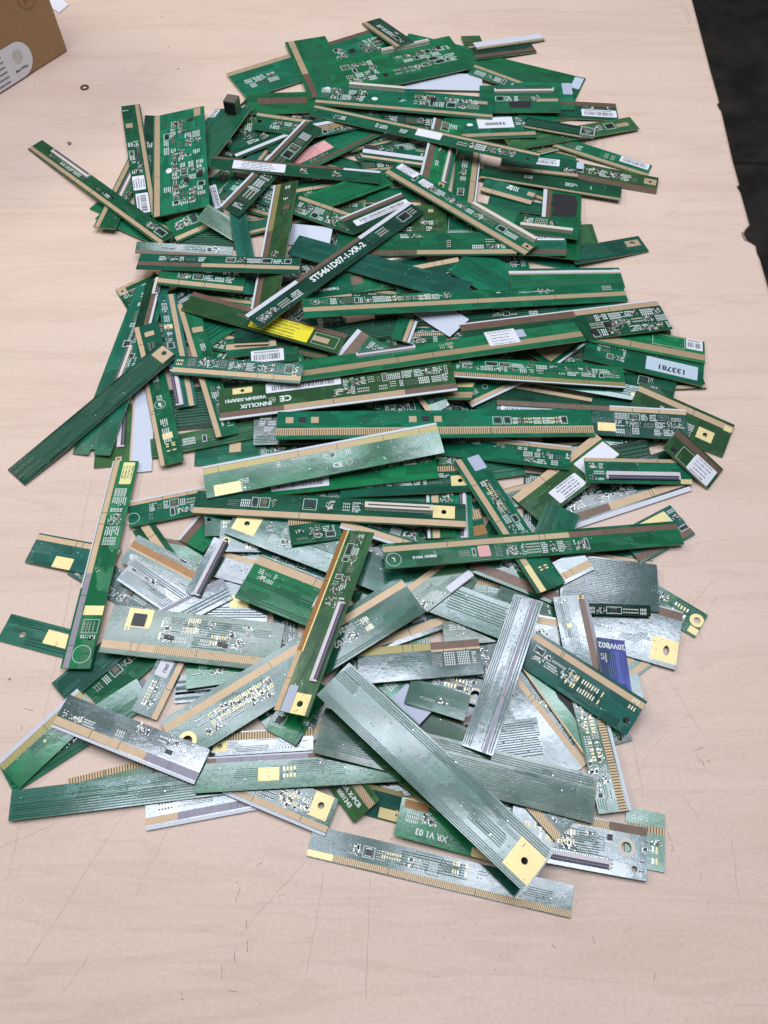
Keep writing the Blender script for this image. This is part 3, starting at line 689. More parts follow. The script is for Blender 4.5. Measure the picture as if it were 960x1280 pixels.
b|0.08103|0.01958|0.18282,0.62861,0.00030,-0.97821,0.20762,-0.00000,0.02474,0.11655,0.99288|1|l .35 .9 6|half-hidden strip, ribbed face, between the long diagonal strip and the plain strip pointing right
a|0.06388|0.01541|-0.09807,0.33755,0.00030,0.99431,0.10653,0.00000,-0.00000,-0.00000,1.00000|0|b 0.7 0.90 z;b 0 .04 w;m .03 .97 0.08 0.65 7|dim strip, brown band, between the coarse toothed strip and the pale glossy board
b|0.08596|0.01680|-0.02092,0.28885,0.00209,0.99947,-0.03240,0.00055,-0.00057,-0.00072,1.00000|0|b 0.04 0.24 t;l .35 .9 9|deep-lying strip, tan band, between the diagonal parts strip and the cream-socket strip
b|0.09404|0.01472|0.21636,0.36482,0.00302,-0.96988,-0.24310,-0.01531,0.00635,-0.08806,0.99609|1|m .03 .97 0.35 0.95 7|half-hidden strip, ribbed face, between the dense-circuitry strip and the coarse toothed strip
b|0.07657|0.01365|0.05309,0.46637,0.00252,-0.99914,-0.04072,-0.00784,-0.00492,-0.07125,0.99745|1|b 0.1 0.30 p;b 0 .04 w;m .03 .97 0.35 0.95 7|deep-lying strip, toothed band, between the plain teal strip and the code-sticker hatched strip
a|0.06283|0.01365|0.03572,0.13853,0.00432,-0.10145,0.99278,-0.06401,-0.00651,0.06367,0.99795|0|m .03 .97 0.08 0.65 13|half-hidden strip, ribbed face, between the ringed diagonal board and the very long teal strip
a|0.07657|0.01598|0.05281,0.63014,0.00030,0.92911,-0.36916,0.02161,-0.09254,-0.17552,0.98012|1|b 0 .04 w;l .35 .9 8|dark green strip, toothed band, between the resistor-block strip and the long diagonal strip
b|0.06039|0.01505|-0.04432,0.11866,0.00210,0.55598,0.83066,-0.02981,0.01658,0.02477,0.99956|0|b 0.1 0.30 t;m .03 .97 0.35 0.95 13|deep-lying strip, tan band, between the ringed diagonal board and the large diagonal teal strip
a|0.07823|0.02064|0.14554,0.75841,0.00242,0.98592,0.16502,-0.02707,0.02670,0.00447,0.99963|0|b 0.7 0.90 z|shaded green strip, brown band, between the top right bright strip and the longest slanting strip
a|0.05817|0.01781|0.06305,0.73430,0.00138,-0.91655,-0.38072,0.12244,0.13638,-0.00973,0.99061|1|b 0.7 0.90 t;b 0 .04 w;m .03 .97 0.08 0.65 13|deep-lying strip, tan band, between the two-oval board and the pink-stickered strip
b|0.09958|0.01627|-0.28511,0.62666,0.00030,0.86933,-0.49424,0.00000,-0.00000,-0.00000,1.00000|0|b .7 .9 t;m .2 .8 .2 .6 3|thin strip whose tip pokes out at the lower left of the first long arm
a|0.08292|0.02756|0.01841,0.90697,0.00030,0.92227,-0.38654,0.00000,-0.00000,-0.00000,1.00000|0|l .2 .8 5|small green corner peeping out behind the board with dotted connector
a|0.08302|0.03424|-0.27611,0.61070,0.00210,0.86417,-0.50321,0.00000,-0.00000,-0.00000,1.00000|0|b .6 .75 t;m .1 .5 .3 .6 3|stubby green piece fanned out beneath the upper left arm
d|0.04642|0.02598|0.20152,0.55870,0.00176,-0.06473,0.99741,-0.03147,-0.00204,0.03141,0.99950|0|h .85 .2 1|olive corner at the right edge behind the slotted strip
e|0.06176|0.02976|-0.19223,0.57040,0.00087,0.99994,0.00633,-0.00926,0.01018,-0.16550,0.98616|0|l .1 .9 9|dark striped board deep beneath the brownish ribbed wedge
e|0.05738|0.04104|-0.17209,0.36210,0.00030,0.99256,0.11925,0.02446,-0.02037,-0.03535,0.99917|0|l .1 .9 12|dark ribbed board behind the circled R strip
b|0.12422|0.02100|-0.25808,0.71747,0.00030,-0.12378,-0.99144,0.04161,0.00516,0.04129,0.99913|0|b .05 .25 t;c .2 .62 .5 1;m .1 .9 .7 .95 4|leaning strip with black and white connector, beneath the small-stickered upright strip
d|0.02282|0.01810|0.09186,0.90606,0.00170,0.98321,0.17185,-0.06135,0.06043,0.01059,0.99812|0|p .3 .5 9 5|brown triangular corner left of the slim white taped strip
c|0.07471|0.02194|0.17486,0.54577,0.00495,0.95496,0.29071,-0.05954,0.05421,0.02636,0.99818|0|p .86 .62 14 8 2.5 2.5;l .3 .8 6 0 .5|teal green strip with a square slot at its free right end
b|0.03945|0.04309|-0.20803,0.53921,0.00250,-0.84630,-0.52977,-0.05586,-0.05310,-0.02045,0.99838|1|b 0 .08 t;p .12 .14 8 8 1.3;m .05 .9 .2 .9 12|board corner with small gold holed pad at the left edge of the pile
d|0.06042|0.02664|-0.19802,0.33008,0.00030,-0.11066,0.99386,0.00000,-0.00000,-0.00000,1.00000|0|c .3 .85 .25 3;p .1 .3 5 5 1.2|olive piece with black socket near the lower end of the wide slanting board
a|0.05099|0.02343|-0.14703,0.32933,0.00030,0.99628,0.07863,0.03530,-0.03519,-0.00278,0.99938|0|l .3 .9 8;p .62 .6 9 9|green striped piece with tan square below the flat olive strip
b|0.04215|0.01998|-0.13141,0.43432,0.00520,0.98515,0.16551,-0.04558,0.04857,-0.01402,0.99872|0|b .4 .7 t|tan banded dark piece behind the standing barcode tag
a|0.19362|0.05363|-0.00752,0.94531,0.00030,-0.86436,-0.50274,0.01137,0.00983,0.00572,0.99994|1|b .01 .12 t 0 .45;b .01 .12 z .45 1;m .05 .25 .4 .75 5;m .5 .7 .3 .85 5;q .74 .55 7;m .78 .95 .3 .8 9|long green board lying at the top left of the pile under the plain upright offcut
a|0.14482|0.04779|0.22348,0.84248,0.00030,-0.92460,0.38079,0.01086,0.01004,-0.00413,0.99994|1|l .3 .8 8;s .92 .99 .05 .5 b N|long bright green board sloping to the top right with a white tab at its end
a|0.07550|0.04439|-0.14249,0.76360,0.00886,0.99022,0.13080,-0.04856,0.03478,0.10561,0.99380|0|p .5 .6 52 13|bright green strip with long brown bar, right of the metal cube
e|0.16166|0.02801|-0.00692,0.47129,0.00219,0.99594,0.08992,-0.00304,0.00302,0.00027,1.00000|0|m .1 .9 .1 .9 3;l .1 .8 8|dark strip hidden in shade below the very long hatched strip
e|0.15142|0.01626|-0.21977,0.62374,0.00259,-0.11715,0.99300,-0.01513,0.12325,0.02965,0.99193|1|b .1 .3 t;m .3 .9 .4 .9 6|narrow dark strip tucked behind the wide board with the corner hole
e|0.07249|0.02541|0.10434,0.87323,0.00395,0.96346,0.26511,-0.03825,0.02770,0.04342,0.99867|0|b .1 .35 z;p .93 .3 6 7|dark strip with bronze end right under the slim white taped one
w|0.08547|0.02840|0.02184,0.82028,0.00191,0.99929,-0.03769,-0.00160,-0.00033,-0.05097,0.99870|0||white blank sheet wedged between the two broad boards at the top
b|0.06102|0.02936|-0.14783,0.69749,0.00467,0.82687,0.56239,-0.00001,0.02099,-0.03085,0.99930|0|b .08 .22 w;m .1 .7 .4 .9 7;c 0 .12 .9 2|short piece with a white plug on its tip, below the round-holed strip
a|0.11194|0.03523|-0.08856,0.66699,0.00577,0.79854,0.60172,0.01624,-0.08081,0.08043,0.99348|0|b .1 .22 z;s .05 .52 .42 .93 p T;m .1 .5 .25 .38 3|bright green strip bearing a pink sticker
b|0.06185|0.03034|0.18605,0.76751,0.00276,0.99853,-0.04625,-0.02818,0.02840,0.00411,0.99959|0|b .75 .98 z;s .38 .98 .15 .55 w B;m .4 .9 .58 .72 3|strip end with barcode under a brown stripe, upper right edge of pile
a|0.10024|0.01990|0.17205,0.71801,0.00354,0.89989,-0.43492,-0.03233,0.02910,-0.01407,0.99948|0|b .04 .26 t;s .68 .98 .5 .95 w B;m .1 .65 .35 .8 5|green strip sloping down right with barcode sticker on its tip
w|0.08206|0.01583|-0.20437,0.40421,0.00030,0.11478,-0.99339,-0.00000,-0.00000,-0.00000,1.00000|1||white blank sheet standing between the circled R strip and the pile's left edge
a|0.03112|0.02868|-0.14764,0.44751,0.00438,0.70481,0.70865,-0.03236,-0.01460,0.06009,0.99809|0|l .2 .8 4|green block under the left half of the yellow stickered strip
w|0.03919|0.02210|-0.08983,0.57695,0.00039,0.98299,-0.18053,0.03390,-0.08549,-0.28630,0.95432|0||white blank scrap above the long plain teal strip
b|0.02781|0.03434|0.05746,0.59054,0.00030,0.99232,-0.09390,0.08047,-0.08424,-0.03695,0.99576|0|b 0 .1 w;o .1 .9 .15 .9;m .2 .8 .3 .8 8|square green end with white frame below the diagonal strip
d|0.05055|0.03622|0.00907,0.59052,0.00030,0.99950,-0.01232,0.02905,-0.03016,-0.10174,0.99435|0|m .1 .9 .1 .5 9;p .7 .8 5 4|olive piece with silver parts under the upper end of the big-character strip
a|0.02755|0.01727|0.22071,0.46292,0.00030,0.99498,0.10004,0.00000,-0.00000,-0.00000,1.00000|0|l .2 .8 4|tiny green end at the right tip of the parts-crammed strip
e|0.03662|0.02272|0.22927,0.40337,0.00030,0.99895,0.04574,0.00000,-0.00000,-0.00000,1.00000|0|b .05 .2 t;l .3 .9 4|dark end sticking out right behind the 133781 board
s|0.08099|0.02288|-0.22667,0.23695,0.00030,0.86001,-0.51028,0.00000,-0.00000,-0.00000,1.00000|0|m .05 .95 .1 .9 8;d .05 .95 .1 .9 40|pale speckled corner crossing behind the tall yellow stickered strip
v|0.03620|0.01224|-0.18068,0.12875,0.00030,0.79310,0.60909,0.00000,-0.00000,-0.00000,1.00000|0|b .1 .4 w|grey piece above the speckled silver-green strip
b|0.18434|0.01962|-0.21547,0.61189,0.00665,-0.24903,0.96834,-0.01758,0.01328,0.02157,0.99968|1|b .06 .26 t;p .2 .72 8 7;m .35 .65 .35 .95 7;s .67 .79 .35 .95 w T;s .82 .98 .3 .9 w B;t .05 .8 2.2 1~RE1.01|upright strip bearing two small white stickers, at the left of the wide holed board
b|0.10138|0.04811|-0.17195,0.67489,0.01248,0.34008,0.94040,-0.00000,-0.23814,0.08612,0.96740|1|l .1 .6 6;s .02 .16 .82 1 w B|plain strip with a metal cube sitting on its upper end
a|0.11491|0.04793|-0.11391,0.90853,0.00304,0.29498,-0.95543,0.01214,0.00615,0.01461,0.99987|0|b .08 .22 t 0 .6;b .08 .22 z .6 1;l .4 .8 5|plain green upright offcut with tan stripe, top of the pile
d|0.08366|0.01522|0.10624,0.89094,0.00470,0.95097,0.30664,-0.04034,0.02617,0.05018,0.99840|0|b .3 1 w;b .05 .3 t;p .9 .5 9 4|slim white taped strip crossing the topmost right edge of the pile
b|0.05828|0.01859|0.09276,0.84462,0.00530,0.87581,-0.48004,-0.05021,0.04403,-0.02414,0.99874|0|b .7 .95 t;m .1 .9 .1 .6 9|small diagonal sliver packed with parts left of the ribbon socket
b|0.06422|0.02737|-0.06882,0.75880,0.00485,-0.99065,0.10943,0.08146,0.07750,-0.03995,0.99619|0|b .05 .22 t;m .1 .75 .35 .9 10;h .93 .5 3|strip with a round hole at its left end below the brown bar
d|0.14353|0.02202|0.12962,0.70651,0.00705,0.95524,0.29413,-0.03169,0.02383,0.03027,0.99926|0|p .9 .5 14 6;m .4 .85 .3 .8 4;l .1 .6 5|pointed strip with a gold patch, sticking out right over the bare table
d|0.09529|0.02323|0.17540,0.67388,0.00252,0.96495,-0.26141,-0.02325,0.00895,-0.05577,0.99840|0|b 0 .28 z;m .1 .8 .4 .85 6;p .92 .65 12 8 1.5|olive strip whose gold pad has a tiny hole, just below the barcode-tipped one
a|0.11304|0.03694|0.17773,0.54880,0.00688,0.15605,0.98668,-0.04585,0.00716,0.04528,0.99895|0|b .9 1 w;b .78 .9 z;k .52 .85 .08 .78;r .42 .4 4;t .42 .4 5 3~L;m .3 .45 .6 .75 4|upright board with a big black square patch and circled letter L
b|0.05002|0.01712|-0.15436,0.62293,0.00283,-0.27730,0.96076,0.00620,-0.06798,-0.02606,0.99735|0|s .05 .75 .05 .45 w B|small green piece with an upright white barcode tag
a|0.03776|0.02699|-0.19234,0.57588,0.00351,0.86854,0.48996,0.07468,0.00699,-0.16278,0.98664|0|b .08 .25 t;m .1 .8 .45 .9 12|short green board with rows of resistors, under the tip of the upper left arm
d|0.08928|0.01790|-0.18052,0.33585,0.00170,0.97640,0.21490,0.02160,-0.02110,-0.00464,0.99977|0|l .1 .5 3;m .2 .5 .3 .7 1|olive strip lying flat right of the circled R strip
e|0.02883|0.01936|-0.12625,0.44611,0.00685,0.99411,0.09990,-0.04192,0.04025,0.01869,0.99901|0|b .0 .1 t|dark block right under the yellow stickered strip
b|0.04544|0.02097|-0.00145,0.53416,0.00340,0.95162,0.30308,-0.05062,0.04025,0.04038,0.99837|0|c .1 .9 .8 3|piece with grey socket above the middle of the plain teal strip
b|0.04678|0.03022|0.08703,0.53137,0.00030,0.99719,0.07387,0.01217,-0.00888,-0.04475,0.99896|0|b .05 .2 t;m .4 .95 .4 .95 12|parts-covered end right of the board with dark parallel lines
a|0.09267|0.02269|-0.02996,0.51149,0.00210,0.98512,0.17188,-0.00000,0.02523,-0.14459,0.98917|0|p .08 .6 12 9;m .3 .8 .1 .6 6|green strip with orange-brown corner, under the plain teal strip
c|0.03536|0.02480|-0.06635,0.45612,0.00271,0.97900,0.19211,-0.06815,0.07708,-0.03938,0.99625|0|l .0 1 5;m .1 .9 .5 .9 2|ribbed teal end just below the left end of the very long hatched strip
c|0.06483|0.02467|-0.19027,0.25621,0.00287,-0.97591,0.21457,-0.03959,-0.03615,0.01995,0.99915|1|b .05 .22 t;p .43 .8 14 9|teal strip end sticking out left behind the tall yellow stickered strip
b|0.03797|0.01615|-0.14958,0.25107,0.00274,-0.60394,0.79553,-0.04887,-0.05847,0.01693,0.99815|0|b .25 .6 t|green wedge with wide tan stripe, right of the white circle strip's top
c|0.06306|0.02014|-0.26393,0.18692,0.00030,0.96782,-0.25166,0.00000,-0.00000,-0.00000,1.00000|0|h .23 .42 2.4;p .63 .55 18 10;l .7 .95 3;l .1 .4 3 .3 1|green strip with round hole and gold bar poking out at the far left edge
a|0.04842|0.02491|-0.18229,0.13762,0.00195,0.67644,0.73650,0.00000,-0.04891,0.04492,0.99779|0|m .1 .9 .5 .8 5|green strip with silver specks next to the striped one, below the gold-windowed board
a|0.09499|0.01984|-0.22858,0.08740,0.00030,0.81018,0.58608,0.01084,0.09035,-0.14313,0.98557|0|l .25 .45 4;l .1 .2 2;m .1 .6 .3 .6 1|dark green traced strip under the one with white and olive edge
c|0.15671|0.01742|-0.04621,0.05198,0.00030,0.97773,-0.20986,0.00000,-0.00000,-0.00000,1.00000|0|b .02 .22 h;b .02 .22 g 0 .1;m .15 .3 .35 .75 9;m .36 .5 .35 .75 9;g .28 .36 .5 .7;g .55 .62 .5 .9;l .4 .9 10 .35 .6;d .05 .98 .3 .95 50|bottommost strip, teal with gold toothed front edge
s|0.04277|0.01867|-0.13724,0.14334,0.00030,0.99505,0.09933,0.00000,-0.00000,-0.00000,1.00000|0|l .1 .9 4;l .3 .6 2|plain grey-green piece next to the gold-dotted short strip
a|0.16900|0.05497|-0.24380,0.76904,0.00265,0.15425,-0.98709,0.04312,-0.12493,0.02380,0.99188|1|b .03 .13 t;h .88 .72 4;p .95 .86 14 7;m .45 .9 .2 .6 5;m .05 .45 .35 .95 9;m .05 .25 .2 .5 5;e .4 .3 4;q .27 .62 5;q .3 .86 6;m .5 .75 .6 .9 4|widest dark green board with a hole in its top corner, studded with small chips
a|0.15284|0.06938|-0.04557,0.79971,0.00563,0.94130,0.33749,0.00733,-0.01088,0.00862,0.99990|0|c .45 .82 .92 4;q .86 .72 5;q .38 .3 5;m .5 .95 .3 .75 9;m .1 .35 .25 .8 6;g .45 .65 .25 .4;l .02 .2 5|broad green board with a dotted white connector along its back edge
a|0.05696|0.04839|0.14638,0.78051,0.00428,0.99983,-0.01796,-0.00424,0.00435,0.00619,0.99997|0|b .18 .3 z;s .82 1 .55 .98 a N;d .6 .9 .5 .9 4|bright green end showing a brown stripe right of the ribbon socket
b|0.06130|0.02615|-0.07869,0.72543,0.00741,0.94470,0.32756,-0.01594,0.01932,-0.00708,0.99979|0|b .62 .8 w;b .3 .6 p;m .1 .9 .05 .3 5|toothed strip with pale long socket under the slanting numbered strip
b|0.06570|0.01922|-0.02326,0.69178,0.00764,0.98377,-0.17783,-0.02405,-0.01117,-0.19450,0.98084|0|b .45 .7 w;m .2 .95 .72 .95 5;k 0 .25 .6 1;b .15 .3 t|short strip with a long pale channel, centre of the upper pile
b|0.08570|0.01981|-0.08731,0.63795,0.00151,0.97280,0.23022,0.02559,0.00840,-0.14546,0.98933|0|b .45 .65 t;m .1 .9 .1 .4 7;m .1 .9 .7 .95 5|printed strip beneath the right half of the handwritten sticker strip
b|0.06222|0.02781|-0.15828,0.65006,0.00496,0.87950,-0.47588,0.00388,-0.00848,-0.00752,0.99994|0|b .82 1 w;m .1 .9 .1 .75 14|small crowded strip under the white-edged slanted one, left
b|0.18098|0.03147|-0.22148,0.52017,0.00330,-0.12223,-0.99236,-0.01656,-0.11491,-0.00242,0.99337|1|E .5 5 5;c .35 .6 .5 1;m .6 .95 .25 .75 6;m .45 .6 .55 .9 6;g .62 .85 .35 .6|wide green board slanting down left beneath the long unprinted dark strip
b|0.07786|0.03370|0.08845,0.55920,0.00319,0.98842,-0.11345,0.10078,-0.09371,0.06598,0.99341|0|b .05 .25 z;s .53 .98 .62 .95 w B|strip with barcode at right, between the diagonal strip and slotted teal one
b|0.04266|0.03032|-0.07055,0.49856,0.00333,0.99375,0.07514,0.08257,-0.08269,-0.00160,0.99657|0|t .5 .45 4.5 2~T400HF3L4;b .05 .15 t|board end with slanted white print right of the olive upright strip
e|0.05517|0.02418|-0.03739,0.44867,0.00300,0.97603,0.21722,0.01324,-0.00910,-0.02004,0.99976|0|l .1 .9 8|dark striped block below the very long hatched strip
b|0.02673|0.01680|0.02174,0.45057,0.00487,0.27649,0.96031,-0.03683,0.10202,0.00877,0.99474|0|b 0 .15 w;b .2 .4 t|small piece with white edge, left of the big white sheet
b|0.04482|0.02454|0.19301,0.40757,0.00030,0.94447,-0.32652,0.03684,-0.03948,-0.00145,0.99922|0|l .1 .4 3;m .3 .7 .3 .7 1|plain green triangle under the 133781 board
b|0.05202|0.01919|0.07083,0.38253,0.00485,0.86499,0.50161,-0.01354,0.01790,-0.00389,0.99983|0|b 0 .12 w;b .14 .32 t;r .4 .65 2.4;m .1 .8 .5 .9 6|diagonal piece with white and tan edge below the silver print strip
b|0.05773|0.02295|-0.18879,0.24474,0.00523,0.89043,-0.44703,-0.08546,0.04305,-0.10420,0.99362|0|b .55 .78 n;b .5 .55 t;m .1 .95 .05 .45 12;m .1 .9 .85 .98 4;e .12 .3 3|dark green diagonal strip with orange gold stripe
a|0.02930|0.02423|-0.13610,0.28920,0.00030,-0.50698,-0.86043,0.05119,-0.08067,0.10649,0.99104|1|b 0 .1 w;b .1 .35 z|green wedge with white and brown edge, beside the steep short socket
s|0.05313|0.02935|-0.13392,0.20032,0.00030,1.00000,0.00000,0.00000,-0.00000,-0.08006,0.99679|0|h .35 .7 1.8;p .62 .5 13 9;l .1 .4 5|silvery board with hole and yellow pad above the gold-windowed board
b|0.02135|0.01602|0.16489,0.15891,0.00030,0.82265,0.56854,0.00000,-0.00000,-0.00000,1.00000|0|b .1 .35 t;b .6 .9 t|small striped corner below the silver slotted board
c|0.05148|0.01989|-0.20549,0.14272,0.00246,0.69396,0.72001,0.00307,-0.03202,0.02660,0.99913|0|l .1 .4 2;l .55 .9 5|dark striped strip below the white circle strip
c|0.02819|0.01801|-0.01957,0.07712,0.00044,0.96999,-0.24308,-0.00512,-0.04959,-0.21841,0.97460|0|p .8 .2 13 6;g .93 1 .1 .4;b .85 1 o|piece with a gold bar just right of the two-line print offcut
e|0.03543|0.01535|0.17380,0.33006,0.00030,0.97879,0.20462,0.00956,0.04868,-0.27767,0.95944|0|l .2 .8 3|dark green block between the dense grey circuitry and the right ribbon socket
e|0.08031|0.02479|-0.02643,0.95314,0.00068,0.48572,-0.86399,0.13267,-0.05155,0.12320,0.99104|0|b .05 .25 t;m .2 .9 .4 .9 4|dark narrow tip sticking out at the very top of the pile
a|0.09123|0.04321|0.06537,0.72180,0.00810,0.99866,0.05166,0.00400,-0.00948,0.10612,0.99431|0|s .37 .78 .45 .95 w x330000;b .1 .24 t;e .28 .65 3.4;m .8 .97 .4 .9 3|green strip with number sticker and white oval, behind the longest slanting strip
b|0.13783|0.02126|0.09525,0.66885,0.00351,0.96871,-0.24817,0.00417,0.00711,0.04454,0.99898|0|b 0 .12 t;m .3 .45 .5 .8 3;m .6 .8 .4 .7 3|long plain green strip pointing right, below the barcode strip
a|0.08675|0.02364|-0.06449,0.61105,0.00914,0.84319,0.53513,-0.05169,0.10842,-0.07509,0.99126|0|l .1 .9 9|bright green striped wedge under the horizontal stickered strip
d|0.04005|0.01979|-0.17415,0.59360,0.01536,0.86187,-0.40261,-0.30835,0.20406,-0.28130,0.93767|0|l .1 .9 8|brownish ribbed wedge below the upright barcode tag
e|0.05911|0.01448|-0.19958,0.46406,0.00789,0.03029,0.99954,0.00242,-0.12674,0.00143,0.99193|0|b 0 .15 w;b .15 .45 z;c .7 1 .2 1|small upright piece with a white socket, left of the twin tan-banded strips
b|0.04069|0.01457|-0.11126,0.42637,0.00533,0.99206,0.12571,0.00268,0.00231,-0.03956,0.99921|0|s .03 .7 .1 .95 w B|small piece covered by a white barcode label, above the red-named board
b|0.06347|0.02687|0.06716,0.55252,0.00728,-0.96715,-0.25417,-0.00504,0.03022,-0.13463,0.99044|0|b .02 .2 t;m .1 .5 .4 .8 5|dark piece with tan upper edge just above the long plain teal strip
a|0.07046|0.04216|0.05752,0.53305,0.00818,0.79552,-0.60247,-0.06458,0.05275,-0.03731,0.99791|0|l .3 .6 12|green board with dark parallel lines, right end of the plain teal strip
a|0.10365|0.02444|0.11362,0.51287,0.00653,0.99487,0.08137,-0.06011,0.06170,-0.01716,0.99795|0|b .76 .88 w;b .7 .76 t;p .96 .82 5 5 1.2;l .1 .5 3|bright green strip with thin white line, directly above the very long hatched one
w|0.04215|0.02693|0.02445,0.48648,0.00393,0.75096,-0.66035,-0.00001,0.00270,0.00305,0.99999|1||white blank sheet peeking out below the very long hatched strip
b|0.06248|0.01896|0.14595,0.41768,0.00345,0.99898,0.04177,-0.01707,0.01713,-0.00122,0.99985|0|b .1 .35 t;m .1 .9 .7 .95 3|green end with tan notch beside the silver print strip
a|0.05586|0.02556|0.13895,0.42059,0.00707,0.72911,0.67864,-0.08860,0.01599,0.11253,0.99352|0|p .45 .6 38 18;b 0 .08 w|diagonal piece almost covered by a flat gold plate
b|0.03592|0.02032|0.20304,0.40044,0.00210,0.52493,-0.85077,-0.02511,-0.05472,-0.06318,0.99650|1|b .1 .35 t;m .2 .9 .5 .9 4|small tan banded piece partly hidden by the oval slot board
e|0.10074|0.03826|0.13889,0.27280,0.00030,0.94142,0.33724,0.00000,0.02281,-0.06368,0.99771|0|b 0 .1 w;b .14 .3 t .35 1;b .14 .3 z 0 .35;m .03 .9 .35 .9 7;e .3 .75 4;q .15 .6 5|dark parts board with thick white front edge at the right
c|0.05092|0.02853|0.21494,0.29406,0.00030,-0.87324,-0.48637,0.02979,0.01855,0.02790,0.99944|1|p .45 .3 40 13;b .75 .95 z;m .8 1 .1 .8 9|gold plated piece peeking out behind the right end of the circled L strip
s|0.04946|0.01989|-0.18833,0.22999,0.00580,0.83900,-0.53663,-0.09002,0.04498,-0.09648,0.99432|0|l .1 .5 8;m .05 .95 .55 .7 6;l .7 .95 4|pale ribbed diagonal board right of the tall strip, with a row of dashes
s|0.03907|0.02079|-0.13197,0.23645,0.00400,0.95753,-0.28830,0.00410,0.00295,0.02402,0.99971|0|b .8 1 t;d .1 .9 .15 .7 25;m .5 .7 .2 .5 2|pale dotted piece with tan edge right of the steep short socket
a|0.03205|0.01715|-0.12995,0.26376,0.00726,0.97672,0.13131,-0.16962,0.17220,-0.00846,0.98503|0|h .1 .8 1.6|small bright green end with a round hole above the pale ringed board
s|0.06234|0.02198|-0.00754,0.17639,0.00270,0.93961,0.34151,0.02246,-0.05834,0.09515,0.99375|0|b .15 .42 t;m .1 .95 .5 .95 9|grey-green piece with gold stripe, beneath the very long teal strip
c|0.02511|0.02151|0.14437,0.14121,0.00408,0.99967,0.02363,-0.00969,0.00729,0.09950,0.99501|0|b .03 .22 h;o .3 .92 .35 .95|small green corner with gold line under the ringed-hole teal strip
d|0.05207|0.01298|-0.14668,0.10862,0.00030,-0.97004,-0.24296,0.00000,-0.00000,-0.00000,1.00000|0|b 0 .3 p|row of gold fingers peeking out above the long lined strip
a|0.03771|0.02333|-0.12990,0.15212,0.00300,0.98922,0.14608,-0.00980,-0.00497,0.10038,0.99494|0|m .1 .8 .3 .8 6|green piece with white print under the gold-windowed board
s|0.02379|0.02487|0.09885,0.18062,0.00030,0.98159,-0.19097,0.00190,-0.03082,-0.14855,0.98842|0|b .75 .95 t;m .1 .9 .1 .7 9;o .2 .8 .3 .8|grey parts piece right of the tall silver strip's top
d|0.03841|0.01667|0.04107,0.18158,0.00390,0.99503,0.09706,-0.02206,0.03392,-0.12232,0.99191|0|m .1 .9 .6 .9 6|olive triangle with solder specks above the hatched gold top edge
b|0.01728|0.02817|0.05960,0.25755,0.00531,0.97841,0.19966,0.05338,-0.06695,0.06184,0.99584|0|b .7 1 p;b .2 .5 n|small brown-orange piece below the holed gold pad of the cream-socket strip
b|0.22137|0.01811|-0.36605,0.71878,0.00030,0.72091,-0.69168,0.04330,-0.07269,-0.01333,0.99727|0|b .08 .3 t;c .12 .4 .82 1;m .12 .62 .42 .68 5;q .6 .62 3;m .8 .98 .4 .85 4|strip with white connector, upper left arm of the pile, overhanging the bare table
b|0.08461|0.04946|0.10179,0.77423,0.00381,0.99761,-0.05284,0.04462,-0.04422,0.00873,0.99898|0|c .2 .92 .78 3;m .18 .75 .4 .6 10;b .38 .48 t .7 .98;k .35 .65 .15 .4;l .08 .3 4|board carrying the long black and white ribbon socket, upper right
a|0.06059|0.02767|0.11950,0.58601,0.00780,0.96182,-0.26369,0.07329,-0.05193,0.08712,0.99484|0|c .1 .9 .3 2;m .1 .6 .5 .9 8|piece with a cream socket, left of the circled letter L
c|0.12923|0.01592|-0.15139,0.63302,0.01526,0.20866,-0.97566,-0.06741,0.28734,-0.00473,0.95782|1|l .45 .85 4|broad teal upright strip left of the olive one
b|0.08939|0.01175|-0.22730,0.55636,0.00850,0.99684,-0.07936,-0.00198,-0.02097,-0.28728,0.95762|0|b .05 .3 z;m .25 .9 .4 .9 7|shorter dark strip directly above the horizontal tan banded one, left edge
c|0.12388|0.01638|-0.15087,0.38635,0.00305,-0.26259,0.96419,0.03713,0.12005,-0.00554,0.99275|0|b .15 .4 t;c .02 .3 .85 3;m .5 .95 .55 .95 10;p .7 .7 5 7|teal upright strip with socket, left one of the twin tan-banded strips
b|0.16470|0.03123|-0.04408,0.55666,0.00452,0.99839,-0.03635,0.04349,-0.04229,0.03336,0.99855|0|b .04 .22 t;m .35 .5 .75 .95 7;m .55 .65 .3 .7 8;m .75 .95 .25 .75 8;b .04 .22 z 0 .45|green strip with small resistor blocks, right of the big-character strip
b|0.03182|0.04159|-0.02262,0.46549,0.00638,-0.56099,-0.82309,-0.08844,0.01545,-0.11723,0.99299|1|b 0 .1 w;b .1 .3 z;m .4 .9 .4 .9 9|triangular piece with white edge at the left end of the twin-coloured socket
b|0.04015|0.02210|0.06944,0.42385,0.00227,0.98792,-0.08803,0.12757,-0.11859,0.10065,0.98783|0|m .05 .95 .3 .95 14|row of tall solder teeth above the silver print strip
a|0.09942|0.03348|0.16571,0.43227,0.00656,0.96025,-0.27787,-0.02659,0.05214,0.08495,0.99502|0|s .52 .95 .14 .62 b x133781;m .1 .35 .2 .8 7|green board with white label 133781 upside down
c|0.10668|0.01368|0.10492,0.40943,0.00725,0.98167,-0.18673,-0.03814,0.01135,-0.14248,0.98973|0|p .92 .4 3 3;l .3 .9 4|teal strip with dark glossy face below the silver print strip
a|0.02362|0.02931|0.04715,0.38873,0.00718,0.96212,-0.16957,0.21350,-0.16423,0.26460,0.95027|0|b .06 .24 h;b .24 .32 t;p .65 .65 14 6|short end with gold bar at the right end of the wide olive maker board
e|0.07602|0.01918|-0.09010,0.37396,0.00030,0.99933,0.01850,0.03160,-0.03027,-0.06828,0.99721|0|l .1 .9 2|dark smooth strip between maker board and very long toothed strip
